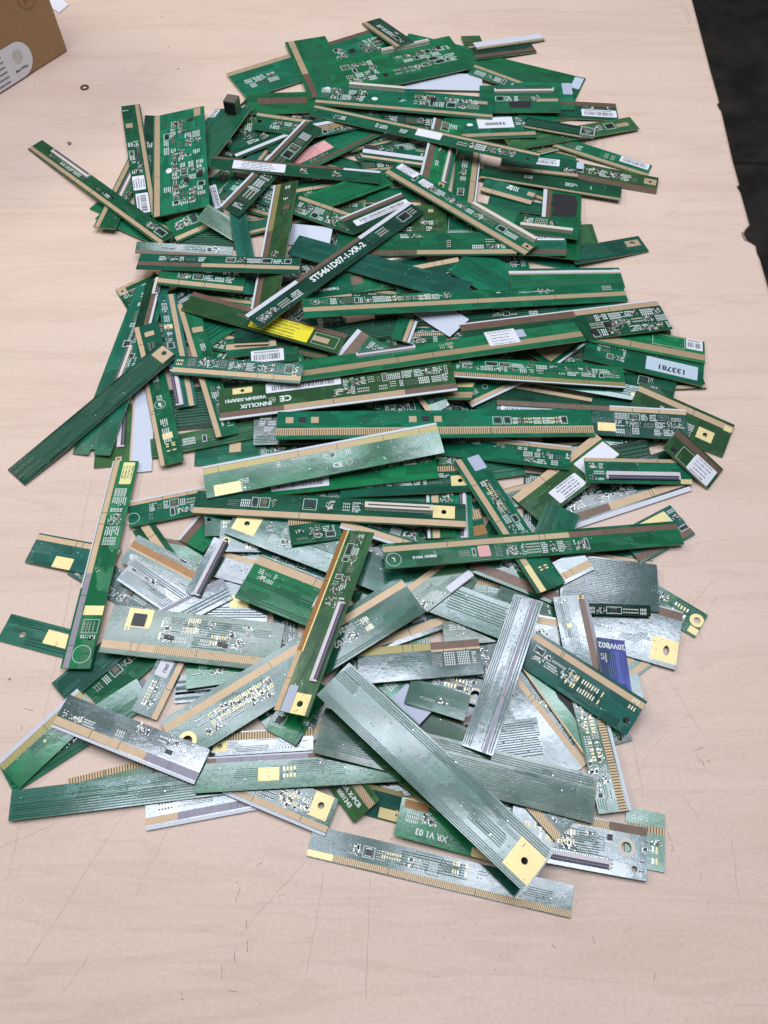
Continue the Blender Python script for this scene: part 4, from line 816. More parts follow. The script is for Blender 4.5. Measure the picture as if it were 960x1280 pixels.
a|0.05897|0.02435|-0.18735,0.27348,0.00274,0.97296,0.23096,-0.00000,-0.02313,0.09745,0.99497|0|b .8 .95 t;b .93 1 w;m .25 .95 .1 .75 8;r .05 .3 5|green strip with white line, just right of the tall yellow stickered strip
c|0.03527|0.02552|-0.11886,0.25162,0.00676,0.99531,0.02875,-0.09234,0.09261,-0.00807,0.99567|0|R .14 .35 1.6 2.6;g .05 .2 .75 .95;g .55 .7 .1 .3;m .5 .9 .05 .6 6|pale green piece with ringed hole under the very long teal strip's end
s|0.05447|0.01768|-0.11410,0.23186,0.00578,-0.86688,-0.49732,-0.03443,0.04601,-0.14857,0.98783|1|b .05 .2 v;l .5 .9 3|pale diagonal strip with a grey line below the steep short socket
b|0.04446|0.02090|0.17676,0.21528,0.00030,0.80068,-0.59909,-0.00000,-0.00000,-0.00000,1.00000|1|R .1 .6 2.2 5;m .25 .95 .2 .9 7;g .25 .5 .4 .8;p .05 .2 9 5|board corner with round gold pad, far right beside the silver slotted board
s|0.06878|0.01829|-0.14360,0.06574,0.00030,0.98381,0.17920,0.00000,-0.00000,-0.00000,1.00000|0|b 0 .12 w;b .16 .4 v .28 1;b .16 .4 t 0 .28;m .1 .6 .5 .9 5|strip with white front edge lying on the bare table, lower left
a|0.02331|0.03305|0.14216,0.04719,0.00030,0.98278,-0.18476,0.00000,-0.00000,-0.00000,1.00000|0|b .62 .74 p;m .1 .9 .1 .55 9;g .3 .9 .1 .4;m .1 .6 .8 .9 5|green end with gold teeth behind the ringed round hole board
a|0.06694|0.02659|0.09180,0.16639,0.00259,0.52071,-0.85368,-0.00928,0.00073,-0.01043,0.99995|1|k .2 .85 .3 .95;b .0 .05 t|green board with a large black burn-like patch, lower right
a|0.04484|0.01562|-0.00954,0.15888,0.00210,0.71364,-0.69452,0.09143,-0.08379,0.04495,0.99547|1|s 0 .55 .05 .95 a N;m .6 .95 .2 .7 6;g .7 .9 .3 .6|green piece ending in a lavender tab, right of the large diagonal strip's top
b|0.03248|0.01456|-0.00128,0.37478,0.00367,0.97474,0.21553,-0.05851,0.07675,-0.07723,0.99406|0|m .1 .9 .1 .8 11|dark crowded sliver left of the small metal can
e|0.15694|0.02175|-0.08279,0.74919,0.01200,-0.45897,-0.88801,0.02809,0.13467,-0.03829,0.99015|1|b 0 .1 w;b .12 .28 z;m .05 .9 .4 .9 10;t .25 .45 3.4 1~R U|slanted parts-covered strip with white edge, crossing under the white-stickered one
e|0.05989|0.02033|0.14468,0.74176,0.00892,0.96976,-0.24210,-0.03097,0.04501,0.05269,0.99760|0|l .3 .8 3;b 0 .12 t|dark slim strip ending at a pale metal clip, upper right
b|0.07702|0.02566|0.11592,0.68123,0.00427,0.98389,-0.17868,0.00616,-0.00892,-0.01465,0.99985|0|b .03 .2 t;s .4 .75 .5 .9 w B;m .8 .97 .2 .5 4;s .97 1.06 .5 .9 b N|strip with barcode next to the low end of the longest slanting strip
c|0.05195|0.01834|0.09418,0.65047,0.00259,0.91301,-0.40791,0.00444,-0.05632,-0.11528,0.99174|0|b .03 .3 t;m .5 .7 .6 1 5;p .92 .7 7 5|short teal piece with tan edge and a white blob on top
b|0.10443|0.02418|0.08614,0.61394,0.00681,0.13500,0.98898,-0.06075,0.00119,0.06115,0.99813|0|b 0 .06 w;b .1 .32 t;m .1 .8 .5 .8 4;p .85 .8 6 6|upright strip with white right edge, centre right of the vertical socket
b|0.06447|0.02594|-0.08923,0.60391,0.01492,0.93338,-0.34019,-0.11431,0.12474,0.00888,0.99215|0|b .82 1 t;m .05 .95 .1 .75 14|crowded silver-printed strip, left of the full-length barcode label
b|0.07603|0.01878|-0.20044,0.51343,0.01161,0.99453,-0.09363,-0.04619,0.04158,-0.05061,0.99785|0|b .12 .38 t;m .2 .9 .5 .9 9|brown banded strip directly below the horizontal tan banded one
b|0.14825|0.01779|-0.18047,0.49118,0.00878,0.33059,-0.94367,-0.01382,0.11801,0.02681,0.99265|1|b .02 .25 t;p .78 .62 6 9;m .05 .35 .35 .9 10;m .5 .7 .5 .8 5;g .08 .14 .5 .8|upright strip with pinkish square, right one of the twin tan-banded strips
c|0.16891|0.02645|-0.08853,0.55631,0.00762,0.92910,-0.36975,0.00801,-0.00698,0.00411,0.99997|0|l .2 .5 3;l .6 .75 2|long plain teal strip passing under the big-character strip
d|0.08048|0.03470|0.28006,0.36768,0.00127,-0.88131,0.46668,0.07418,0.05239,-0.05950,0.99685|0|b .08 .24 t;p .23 .62 13 11 2.2 1.8;m .6 .75 .35 .7 7;m .35 .5 .5 .95 10;p .05 .2 6 5|olive board with oval slot in a gold square, far right middle
e|0.07685|0.02970|-0.10184,0.34575,0.00486,0.99742,0.06335,-0.03369,0.03759,-0.06151,0.99740|0|m .05 .3 .4 .95 6;l .05 .3 5|dark strip end left of the very long toothed strip
e|0.04133|0.02186|0.10856,0.32932,0.00030,0.94565,-0.31052,0.09650,-0.12161,-0.06251,0.99061|0|l .1 .9 9|dark lined piece jutting right behind the smooth green strip
s|0.04538|0.01150|-0.12261,0.26245,0.00841,-0.34900,-0.93588,-0.04819,-0.04344,-0.03521,0.99844|1|c .03 .97 .75 1|short piece carrying a steep purple-white socket, left of the small holed green end
a|0.05896|0.03766|-0.10341,0.21502,0.00924,0.92533,-0.37830,-0.02571,0.06817,0.09927,0.99272|0|b .8 .98 t;l .05 .15 2;s .88 .97 .4 .65 w N;m .1 .35 .5 .75 8;l .4 .5 2|bright green plain board left of the steep olive strip
a|0.06245|0.02257|-0.19952,0.15113,0.00799,-0.67379,-0.73792,-0.03854,0.06779,-0.11366,0.99120|1|b 0 .12 w;b .12 .32 o;p .45 .5 1.5 1.5|green strip with white and olive edge running off the lower left
a|0.07776|0.02234|0.00574,0.06299,0.00424,0.96918,-0.24289,-0.04104,0.02725,-0.05987,0.99783|0|c .03 .22 .9 6;t .28 .25 5 2~XR V1 03;m .05 .3 .4 .8 5;d .05 .6 .05 .4 50;p .68 .05 12 8 1.5|dark green board with an orange flex socket
s|0.06951|0.03176|0.12732,0.10503,0.00101,-0.57636,0.81493,0.06082,0.01675,-0.06263,0.99790|0|b .0 .12 t;d .1 .9 .2 .9 40;l .6 .9 9 .5 .9|silver board with curved-looking gold edge right of the tall silver strip
s|0.03856|0.01781|0.02616,0.15087,0.00536,0.95490,-0.29543,0.02976,-0.01152,0.06332,0.99793|0|R .85 .35 3.2 5;m .1 .8 .3 .9 8;g .3 .7 .4 .8|silver piece with cream ring touching the tall silver strip
a|0.04537|0.01389|0.05209,0.30635,0.00330,-0.02370,-0.99787,0.06071,-0.06417,0.06212,0.99600|1|c .05 .95 .5 1|upright socket glimpsed right of the cream-socket strip's gold pad
a|0.03573|0.02104|0.07337,0.31452,0.00170,0.98780,0.15534,0.01119,-0.01106,-0.00174,0.99994|0|l .2 .8 4|plain green block behind the diagonal parts strip
a|0.02956|0.01858|0.02285,0.39912,0.00485,0.47962,-0.87748,0.00000,-0.20436,-0.11170,0.97250|1|b 0 .22 t;m .3 .7 .3 .7 6;q .4 .6 4|small green piece with a metal can, above the very long toothed strip
a|0.18899|0.03638|-0.07406,0.78508,0.00674,0.99096,-0.13412,-0.00379,0.00062,-0.02362,0.99972|0|b .08 .2 t;c .17 .49 .98 2;m .02 .28 .3 .85 9;m .55 .93 .35 .85 10;q .66 .65 6;q .22 .55 4;e .05 .78 3.2;e .33 .48 3.4;p .93 .72 13 5;q .47 .55 3;m .44 .52 .45 .6 5|long green board with cream socket on its back edge and two white ovals
a|0.09135|0.03051|0.05093,0.74558,0.01702,-0.19710,-0.97457,-0.10660,0.15901,-0.13907,0.97743|1|b 0 .08 w;b .1 .3 z;c .1 .68 .82 1;m .1 .8 .38 .55 5;p .05 .75 7 6 1.5;m .75 .98 .3 .9 8|upright strip with vertical black socket hanging below the longest slanting strip
b|0.04408|0.02063|-0.21312,0.46438,0.00853,0.32166,-0.94588,-0.04307,-0.05651,-0.06458,0.99631|1|b 0 .2 t;p .75 .55 5 8;m .1 .55 .35 .75 7|small square-ended piece above the long dark unprinted strip
d|0.14494|0.02448|-0.17578,0.48426,0.01001,0.94473,-0.32730,-0.01876,0.04080,0.06060,0.99733|0|b .78 1 z;s .43 .8 .08 .86 y T;o .82 .97 .15 .7;p .87 .42 14 6;m .3 .45 .4 .7 4|olive strip with the bright yellow sticker
a|0.14130|0.02327|0.05514,0.40675,0.01346,0.99797,-0.05226,-0.03639,0.03901,0.04990,0.99799|0|b 0 .06 w;b .08 .25 p .0 .5;b .08 .25 o .5 1;m .02 .98 .4 .85 11|strip with silver print blocks and tan teeth, right neighbour of the wide olive maker board
c|0.14901|0.02919|0.08883,0.36213,0.00349,0.99451,-0.09822,0.03601,-0.03815,-0.01998,0.99907|0|b .82 .97 z 0 .6;b .82 .97 t .6 1;b .95 1 w .6 1;s .02 .3 .62 .76 w B;p .58 .28 14 8;m .62 .98 .08 .78 18;m 0 .04 .2 .8 8|long strip with dense grey circuitry on its right third, above the right ribbon socket
d|0.08793|0.03102|0.16517,0.35380,0.00858,-0.78267,-0.61945,-0.06089,-0.11643,0.04960,0.99196|1|b 0 .22 t;s .25 .56 .5 .92 w T;s .62 .98 .3 .85 w N;p .8 .55 24 8;m .3 .9 .93 .99 5;d .05 .3 .4 .8 20|olive diagonal board with white code sticker and white framed gold bar
a|0.08463|0.01993|0.15106,0.30611,0.01284,0.98928,0.06478,-0.13086,0.14203,-0.21910,0.96531|0|b .86 1 t;c .2 .87 .3 3;l .5 .8 8 .2 .5;m .02 .18 .1 .8 6;p .96 .1 12 4|green strip with the long black ribbon socket at the right edge
d|0.04602|0.02451|0.21285,0.33687,0.01433,0.71727,-0.63234,-0.29269,0.23543,-0.17542,0.95593|1|b .68 .92 z;s .05 .5 .02 .72 w T;o .5 .75 .05 .6;q .85 .2 4|short strip with a tilted white printed sticker at the far right
b|0.06474|0.02363|0.05958,0.23684,0.00581,0.92069,-0.38777,-0.04428,0.01706,-0.07337,0.99716|0|b .1 .4 z;m .3 .9 .5 .9 5;t .5 .75 4 2~E88441 HT-0|dark strip with thick brown band below the circled L strip
b|0.04046|0.01750|-0.14681,0.13206,0.00143,0.33327,0.94219,0.03483,0.14095,-0.08632,0.98625|0|b 0 .22 t;s .65 .95 .35 .85 w x5961;g .15 .6 .65 .8;m .1 .6 .3 .6 7|short strip with gold dots and a small white sticker below the gold-windowed board
s|0.08075|0.03010|0.07376,0.05159,0.00402,0.98557,-0.16761,-0.02374,0.02341,-0.00398,0.99972|0|c .3 .72 .17 1;R .85 .55 3.0 5.2;h .91 .18 1.8;b .82 .98 z .72 1;b .82 .98 h .2 .72;m .02 .6 .3 .75 9;l .3 .75 14 .3 .65;m .68 .77 .08 .8 10;m .94 .99 .1 .8 8;g .1 .5 .4 .7|silver-grey control board with a ringed round hole, bottom right
a|0.03991|0.01775|0.01291,0.14176,0.00764,0.95183,-0.30509,0.03070,-0.01020,0.06855,0.99760|0|l .4 .95 14;m .2 .7 .3 .5 2|green piece with grey line bundle, left of the tall silver strip
s|0.06607|0.01454|-0.11037,0.10961,0.00030,0.99765,0.04919,0.04779,-0.04515,-0.05345,0.99755|0|b .62 .95 p;m .5 .9 .1 .4 7;p .1 .4 9 7 1.5|gold toothed piece between ringed diagonal board and yellow-padded green strip
s|0.03319|0.02268|0.06800,0.10652,0.00551,0.98920,0.13199,-0.06365,0.07087,-0.05070,0.99620|0|l .05 .95 14;d .1 .9 .1 .9 12|pale ribbed block just right of the tall silver strip's foot
a|0.04395|0.02078|0.03150,0.30635,0.00328,-0.00326,-0.99805,0.06227,-0.07553,0.06234,0.99519|1|b .02 .12 w;b .2 .45 t;m .1 .9 .5 .95 8|upright piece glimpsed below the cream socket
d|0.16210|0.02493|-0.10631,0.64717,0.01074,-0.05441,-0.99846,-0.01096,-0.28734,0.00514,0.95781|1|b 0 .08 w;b .1 .3 o .6 1;b .1 .3 z 0 .6;p .78 .7 6 6;m .84 .97 .5 .8 6;m .2 .5 .4 .7 5|olive upright strip with white left edge and brown square
a|0.09833|0.02692|0.17290,0.45156,0.00673,0.97528,-0.21761,-0.03839,0.05846,0.08654,0.99453|0|b .1 .38 h;s .84 .98 .5 .98 w B;o .55 .83 .45 .95|strip with hatched band and barcode, above the 133781 label
c|0.21546|0.02712|-0.11607,0.26587,0.00816,0.92348,-0.38362,-0.00463,0.01533,0.02485,0.99957|0|p .055 .5 18 16 2;m .12 .24 .2 .8 5;l .55 .9 9 .28 .42;l .75 .98 10 .42 .7;l .3 .9 8 .78 .97;d .14 .95 .05 .9 60|very long teal strip with a gold holed end, crossing the lower middle diagonally
s|0.05967|0.04311|0.13742,0.18344,0.00195,0.95379,-0.30048,-0.00041,-0.00109,-0.00482,0.99999|0|p .87 .27 20 17 3.6 2;b .84 .98 z .5 1;d .03 .8 .1 .8 70;b .98 1 w|silver board with large slotted white-gold square, right
d|0.02988|0.02057|-0.03635,0.09358,0.00030,0.61640,-0.78595,0.04837,-0.25782,-0.14339,0.95549|1|b .6 .84 h;t .5 .42 3.8 2~GOA X-PCB;t .5 .2 3.8 2~8001343|small offcut with two lines of white print and gold hatching
b|0.07626|0.02042|0.15048,0.07718,0.00303,-0.11229,0.99362,0.01033,0.00153,-0.01022,0.99995|0|b 0 .1 w;b .14 .36 p;m .1 .95 .42 .95 9;g .4 .9 .5 .8|upright strip with white right edge and gold teeth, right of the closely lined board
a|0.04282|0.02382|-0.05537,0.11464,0.00649,0.48297,0.87263,-0.07252,-0.03821,0.10375,0.99387|0|l .08 .16 2;m .1 .6 .6 .95 9|green board end directly below the foot of the steep olive strip
s|0.02911|0.01838|0.08281,0.08141,0.00536,0.64821,-0.76126,0.01760,0.03205,0.05036,0.99822|1|b 0 .3 h;m .1 .9 .4 .9 6|short gold banded piece under the closely lined board's right part
b|0.16533|0.01872|-0.16943,0.66298,0.01853,0.99650,-0.06187,-0.05630,0.05650,0.00157,0.99840|0|b .8 .96 z;b .8 .96 w .78 1;s .13 .44 .12 .78 w T;m .52 .9 .2 .7 4|narrow horizontal strip with a long handwritten white sticker, upper left of centre
e|0.07163|0.02407|0.01630,0.64108,0.00728,-0.81466,-0.57754,0.05278,0.08285,-0.02583,0.99623|1|b 0 .08 w;b .1 .24 z;s .12 .98 .4 .72 w B|short slanted strip with full-length barcode label, just above the big-character strip
b|0.09766|0.01845|-0.20090,0.41950,0.00187,0.29578,-0.95506,0.01941,-0.04525,0.00629,0.99896|1|b .02 .2 t;m .6 .95 .4 .7 5;r .62 .5 4.5;t .62 .5 5 3~R;m .2 .55 .35 .7 6;p .28 .55 6 8;g .1 .2 .4 .8|upright strip with circled letter R
a|0.28683|0.02176|-0.06755,0.46684,0.01836,0.99012,0.12725,-0.05886,0.06199,-0.02073,0.99786|0|b .3 .52 h 0 1;m .02 .45 .6 .93 9;g .25 .4 .65 .85;m .72 .78 .6 .9 7;m .93 .99 .6 .95 5;t .6 .8 2 0~aljeo;t .72 .75 1.6 0~LG Display Co., Ltd. LC320DUN Source Rev 0.4|very long green strip with hatched gold band and two lines of maker text
b|0.09907|0.02728|-0.03307,0.29833,0.00369,0.99854,0.02938,0.04524,-0.04853,0.12296,0.99122|0|b .75 .95 p .5 1;p .92 .4 14 10 1.8;m .1 .85 .3 .75 9|strip with holed gold pad at right, just above the long cream-socket strip
a|0.03371|0.02623|0.12033,0.29117,0.01220,-0.41985,-0.88660,-0.19409,0.10689,-0.26067,0.95949|1|l .1 .4 6;l .7 .9 4|short pale ribbed block left of the dark parts board
s|0.06882|0.03704|0.12209,0.21483,0.00620,0.99100,-0.12847,-0.03769,0.03882,0.00630,0.99923|0|l .02 .98 30;d .05 .95 .05 .95 40|grey board of fine parallel lines below the right half of the circled L strip
e|0.04391|0.00775|0.13959,0.20449,0.00456,0.99923,-0.03926,-0.00261,-0.00879,-0.28734,0.95779|0|m .05 .95 .1 .8 9|dark sliver of parts between finely lined board and silver slotted board
c|0.13948|0.01791|-0.22727,0.07092,0.00210,0.99286,0.11932,-0.00005,0.00009,-0.00037,1.00000|0|l .05 .55 12;d .02 .98 .65 .98 40;l .65 .7 2|long lined strip at the lower left, grey toward its right end
b|0.06827|0.02259|-0.09929,0.08683,0.00357,0.93347,-0.35760,-0.02746,0.00747,-0.05716,0.99834|0|b 0 .08 w;b .1 .26 t;m .1 .8 .3 .9 11;p .87 .68 12 15 2;g .5 .8 .4 .7|white-edged parts board, tall holed gold pad at its tip, bottom left
b|0.03697|0.02327|-0.06642,0.25486,0.01047,0.98388,0.16986,-0.05586,0.04121,0.08861,0.99521|0|b .72 .98 p;m .1 .9 .1 .6 10|stub with golden teeth between teal strip and cream-socket strip
b|0.24634|0.01750|-0.07883,0.76334,0.00812,0.91594,-0.39815,0.05026,-0.08819,-0.07751,0.99308|0|b .72 .9 t;m .1 .2 .2 .6 7;m .3 .45 .2 .6 5;s .48 .59 .25 .8 w N;m .66 .92 .15 .65 8;r .79 .4 3;h .03 .5 1.5;q .96 .3 3|longest slanting strip across the upper pile, with tan line and round logo
b|0.14661|0.01915|-0.22120,0.53081,0.01302,0.99603,-0.08094,0.03699,-0.03803,-0.01131,0.99921|0|b .25 .48 t;b .25 .48 z .0 .4;m .12 .95 .58 .92 8;l .02 .2 3|horizontal strip with tan band crossing the olive upright one
d|0.19030|0.03222|-0.12972,0.36660,0.00803,0.99074,0.13063,0.03691,-0.03761,0.00286,0.99929|0|b 0 .07 w;b .08 .24 z;b .08 .24 h .27 .78;s .2 .52 .66 .98 w B;p .1 .86 16 6 1.6;t .155 .36 5.5 2~INNOLUX;t .11 .58 4.6 2~V650HPI-XRRPS1;m .48 .72 .3 .85 9;m .72 .98 .35 .85 10;r .225 .45 2.6;t .225 .45 2.4 2~E1;t .28 .45 8 2~CE|wide olive board with maker name, white edge and long barcode
a|0.10240|0.02284|0.04057,0.33889,0.00164,0.97898,-0.18860,0.07759,-0.06491,0.07250,0.99525|0|b .8 .97 h;b .95 1 w;m .1 .8 .6 .8 5;m .65 .98 .1 .6 6|smooth green strip with gold toothed top right, below the very long toothed strip
s|0.03439|0.01786|0.11881,0.22172,0.00775,0.88355,0.46684,-0.03738,0.03924,0.00575,0.99921|0|b .15 .45 t|small pale piece with slanting gold band left of the finely lined board
d|0.04427|0.02338|0.04868,0.24998,0.00744,-0.77261,-0.63426,0.02816,0.01433,0.02692,0.99953|1|b 0 .2 t;s .5 1 .75 .98 w N;d .1 .6 .3 .6 12;m .02 .4 .65 .95 5|olive piece with slim white label, left end under the circled L strip
d|0.04214|0.01300|-0.00149,0.09998,0.00672,0.79781,-0.59841,0.07352,0.10976,0.26406,0.95824|0||bare olive wedge beneath the large diagonal teal strip
b|0.05962|0.01764|-0.03253,0.26917,0.00939,0.95267,-0.28586,-0.10350,0.11727,0.03143,0.99260|0|b 0 .14 w;b .16 .42 t;m .05 .95 .5 .95 9|strip with white and tan edge squeezed below the cream-socket strip
b|0.17490|0.02219|0.00000,0.66864,0.00896,0.72246,-0.69098,0.02442,-0.01966,0.01477,0.99970|0|b .05 .3 t;m .15 .9 .45 .8 6;s .02 .16 .6 1 w T;s .2 .28 .5 .85 w T;c .55 .98 .96 2;p .97 .5 9 6 1.5|long diagonal strip with white socket at its lower end, right of the big-character strip
e|0.15809|0.02150|-0.18800,0.44540,0.01055,-0.64873,-0.75836,-0.06355,-0.03416,-0.05441,0.99793|1|l .12 .88 12;p .97 .5 16 14 2.2|long dark unprinted strip jutting out far left with a gold tab at its upper end
b|0.17813|0.03832|0.24042,0.50214,0.00373,-0.98556,-0.16908,0.00877,-0.00864,0.10196,0.99475|0|b .02 .2 t 0 .43;b 0 .04 w;b .02 .25 z .43 1;m 0 .4 .25 .98 18;q .3 .62 6;q .38 .8 5|strip crammed with silver parts at its right end, behind the code sticker strip
a|0.13404|0.03046|-0.09136,0.29877,0.00417,0.99342,0.11188,0.02433,-0.03821,0.12365,0.99159|0|m .42 .98 .5 .9 12;s .05 .38 .12 .5 w B;t .17 .68 5.5 2~C3005-XL-1|green parts board under the pale glossy one, with barcode
d|0.11889|0.03498|-0.18981,0.17546,0.00894,0.99386,-0.10345,-0.03924,0.04536,0.05749,0.99732|0|b .1 .26 h;b .1 .26 t 0 .3;p .17 .78 17 14;q .17 .74 9;m .3 .85 .35 .9 5;g .1 .14 .5 .75;g .28 .32 .4 .8;g .45 .55 .6 .9;g .6 .7 .4 .6;l .3 .9 12 .5 .7;d .02 .98 .03 .97 50;q .35 .45 3;q .38 .44 3;q .66 .42 3;q .69 .4 3|wide grey-green board with a yellow framed black window
s|0.08199|0.02574|-0.01623,0.15411,0.00699,0.99665,0.07393,0.03486,-0.04419,0.12867,0.99070|0|b .78 1 o 0 .6;b .78 1 z .6 1;b .72 .78 t .6 1;d .1 .65 .3 .65 45;m .6 .98 .3 .7 10;k .5 .52 .3 .32|short strip with hatched gold top edge, left of the tall silver strip
s|0.06066|0.02345|0.14592,0.15739,0.00508,-0.09117,0.99411,0.05859,-0.04634,-0.06301,0.99694|0|b .1 .28 z;b 0 .1 v;p .65 .7 3 3;d .05 .95 .4 .95 50;g .95 1 .1 .3|silver piece with brown stripe left of the purple-blue patch
a|0.12736|0.02119|-0.11638,0.08639,0.00612,0.99843,0.05089,0.02345,-0.02500,0.03007,0.99923|0|b .82 .97 z;b .82 .97 v .1 .55;b .95 1 w;p .36 .42 13 8;g .43 .5 .3 .6;d .02 .98 .1 .75 50;m .53 .62 .55 .8 5|smooth green strip with a yellow pad, lower left of centre
a|0.23720|0.03011|-0.06690,0.40108,0.01502,0.98585,0.16665,0.01793,-0.06585,0.28672,0.95575|0|b .22 .48 h;c .21 .41 .84 1;m .52 .56 .5 .9 5;s .67 .78 .35 1.1 w T;s .78 .81 .6 1 a N;g .5 .55 .6 .8|long green strip with hatched gold band, grey socket and small white code sticker
b|0.10818|0.01802|-0.17432,0.41317,0.00974,0.98841,-0.14027,0.05809,-0.07322,-0.10521,0.99175|0|b .12 .36 t;m .1 .97 .45 .95 12;g .02 .08 .5 .8;g .93 .99 .35 .6;g .76 .8 .5 .9|green strip full of tiny gold parts, left neighbour of the wide olive maker board
b|0.18365|0.03227|-0.12582,0.10377,0.00526,0.83917,0.54310,0.02907,-0.03462,0.00000,0.99940|0|b .72 .88 t;m .1 .4 .2 .62 9;g .15 .4 .35 .6;R .05 .35 3.2 6;m .7 .82 .3 .7 10;t .66 .42 6 2~26T02-S00;t .66 .62 5.5 2~T260XW02;l .05 .15 2 .4 1;g .78 .82 .3 .6|long diagonal board with big gold ringed end, partly under the steep olive strip
u|0.03558|0.02041|0.14281,0.18621,0.00825,-0.02883,-0.99900,0.03426,0.23944,0.02637,0.97055|1|l .05 .6 16;t .86 .5 5.5 1~20WB02;m .1 .7 .05 .3 4|purple-blue patch with big white characters
a|0.12359|0.02304|0.05263,0.32751,0.00862,0.42939,-0.90256,0.03175,0.10070,0.08278,0.99147|1|b .1 .3 t;b .1 .3 g 0 .18;m .35 .8 .4 .9 11;s .88 .99 .5 .95 a N;g .55 .8 .5 .7;g .1 .2 .5 .8|diagonal green strip passing under the circled L strip, with parts along it
e|0.21334|0.01917|0.02381,0.62718,0.00809,-0.66141,-0.74784,0.05720,0.12142,-0.03150,0.99210|1|b 0 .2 w 0 .28;b 0 .2 z .28 .66;b 0 .2 w .66 1;m .02 .3 .45 .9 6;m .72 .98 .3 .8 6;t .49 .5 8.5 0~ST5461D07-1-XR-2|dark diagonal strip with the biggest white printed characters
a|0.24796|0.02754|-0.08359,0.34534,0.01326,0.99972,0.02008,-0.01221,0.01099,0.05989,0.99814|0|b .12 .34 p;b .34 .38 t;p .04 .68 6 6;p .12 .68 6 6;q .08 .68 5;p .43 .68 6 6;p .51 .68 6 6;q .47 .68 5;m .68 .93 .45 .75 9;g .74 .92 .5 .7|very long strip with coarse gold teeth and two small black parts between tan squares
b|0.20042|0.02108|-0.14098,0.28132,0.00921,0.99764,-0.06740,0.01318,-0.00791,0.07787,0.99693|0|b .04 .28 t;c .63 .88 .7 5;p .92 .62 16 11 1.9;m .12 .3 .4 .85 8;m .4 .62 .4 .9 7|long strip with cream socket and holed gold pad, below the pale glossy board
c|0.08146|0.02579|0.08821,0.16991,0.00384,0.79845,-0.60080,0.03909,-0.19645,-0.19861,0.96019|0|b .76 .92 t;h .94 .32 2;m .05 .45 .3 .7 12;g .4 .75 .25 .6;m .4 .7 .3 .6 5;g .9 .98 .6 .9|teal strip with a ringed hole, gold writing and a double tan line, lower right
s|0.10104|0.02222|-0.21108,0.12611,0.00859,0.93874,-0.34443,-0.01189,0.00165,-0.02999,0.99955|0|b 0 .08 w;b .1 .33 t 0 .64;b .1 .33 v .64 1;l .4 .7 8 .3 .5;d .05 .98 .45 .97 70;m .02 .3 .35 .6 9;m .4 .98 .4 .95 3|speckled silver-green strip with gold and grey lower edge, lower left
d|0.17416|0.02899|-0.04408,0.10937,0.01240,0.97209,-0.23203,-0.03474,0.04406,0.03509,0.99841|0|l .15 .7 16;l .75 .95 6;d .02 .98 .05 .95 90|wide closely lined board, directly under the large diagonal teal strip
a|0.21911|0.02009|0.00110,0.23121,0.02010,0.98906,0.12704,-0.07491,0.06695,0.06588,0.99558|0|b .66 .88 h 0 .4;b .66 .88 t .4 .62;b .66 .88 z .62 1;r .03 .34 5.3;t .03 .34 4.5 2~L;s .305 .345 .15 .6 p N;m .36 .68 .1 .6 10;m .24 .3 .2 .55 4;t .13 .36 3 2~E88441 94V-0|long strip with circled L and a pink square, lower middle right
a|0.16719|0.02002|-0.20970,0.33258,0.00213,-0.02842,-0.99942,0.01888,-0.03489,0.01987,0.99919|1|b 0 .05 w .35 1;b .07 .27 t .42 1;b .07 .27 v 0 .42;s .87 .99 .45 .9 l T;m .55 .85 .35 .9 9;p .25 .72 7 16;r .06 .6 6.3;m .12 .2 .4 .95 4;o .15 .21 .4 .95;h .13 .75 1.6|tall strip with pale yellow sticker and white circle, left side
a|0.18217|0.02709|0.04053,0.36015,0.01461,-0.97592,-0.21789,-0.01069,0.01222,-0.10352,0.99455|1|b 0 .07 w;b .08 .26 o 0 .31;b .08 .26 h .31 .66;b .08 .26 o .66 1;p .09 .82 20 9;m .3 .62 .3 .5 5;d .05 .95 .35 .9 70;r .6 .72 2.5;t .55 .75 6 0~CE;m .14 .18 .6 .98 9|pale glossy board with gold and white upper edge, middle of the pile
d|0.13908|0.02439|-0.02899,0.26767,0.00971,-0.28892,-0.95619,0.04719,-0.28480,0.13291,0.94933|1|b 0 .15 n .3 1;b 0 .15 t 0 .3;b .15 .19 g .3 1;c .17 .57 .82 1;p .05 .66 14 12 2;s 0 .13 .2 .46 a N;m .55 .98 .3 .8 9;l .2 .6 8 .25 .5|steep olive strip with orange-brown edge and long purple-white socket
s|0.11169|0.02034|0.09054,0.21791,0.00815,-0.37598,-0.92655,0.01241,-0.15451,0.07590,0.98507|1|l .03 .3 6;l .6 .65 2;b .66 .78 v;l .82 .98 4;d .03 .97 .35 .6 60|tall silver strip with long parallel lines, lower right of centre
c|0.16384|0.02917|-0.04210,0.14192,0.02465,0.73557,-0.67675,-0.03060,0.05988,0.01996,0.99801|0|p .94 .45 18 19 2;l .02 .2 7;l .78 .98 9;l .3 .6 10 .7 .85;l .55 .8 8 .0 .1;d .1 .88 .25 .75 50|large diagonal teal strip on top with a square gold end, bottom middle
"""

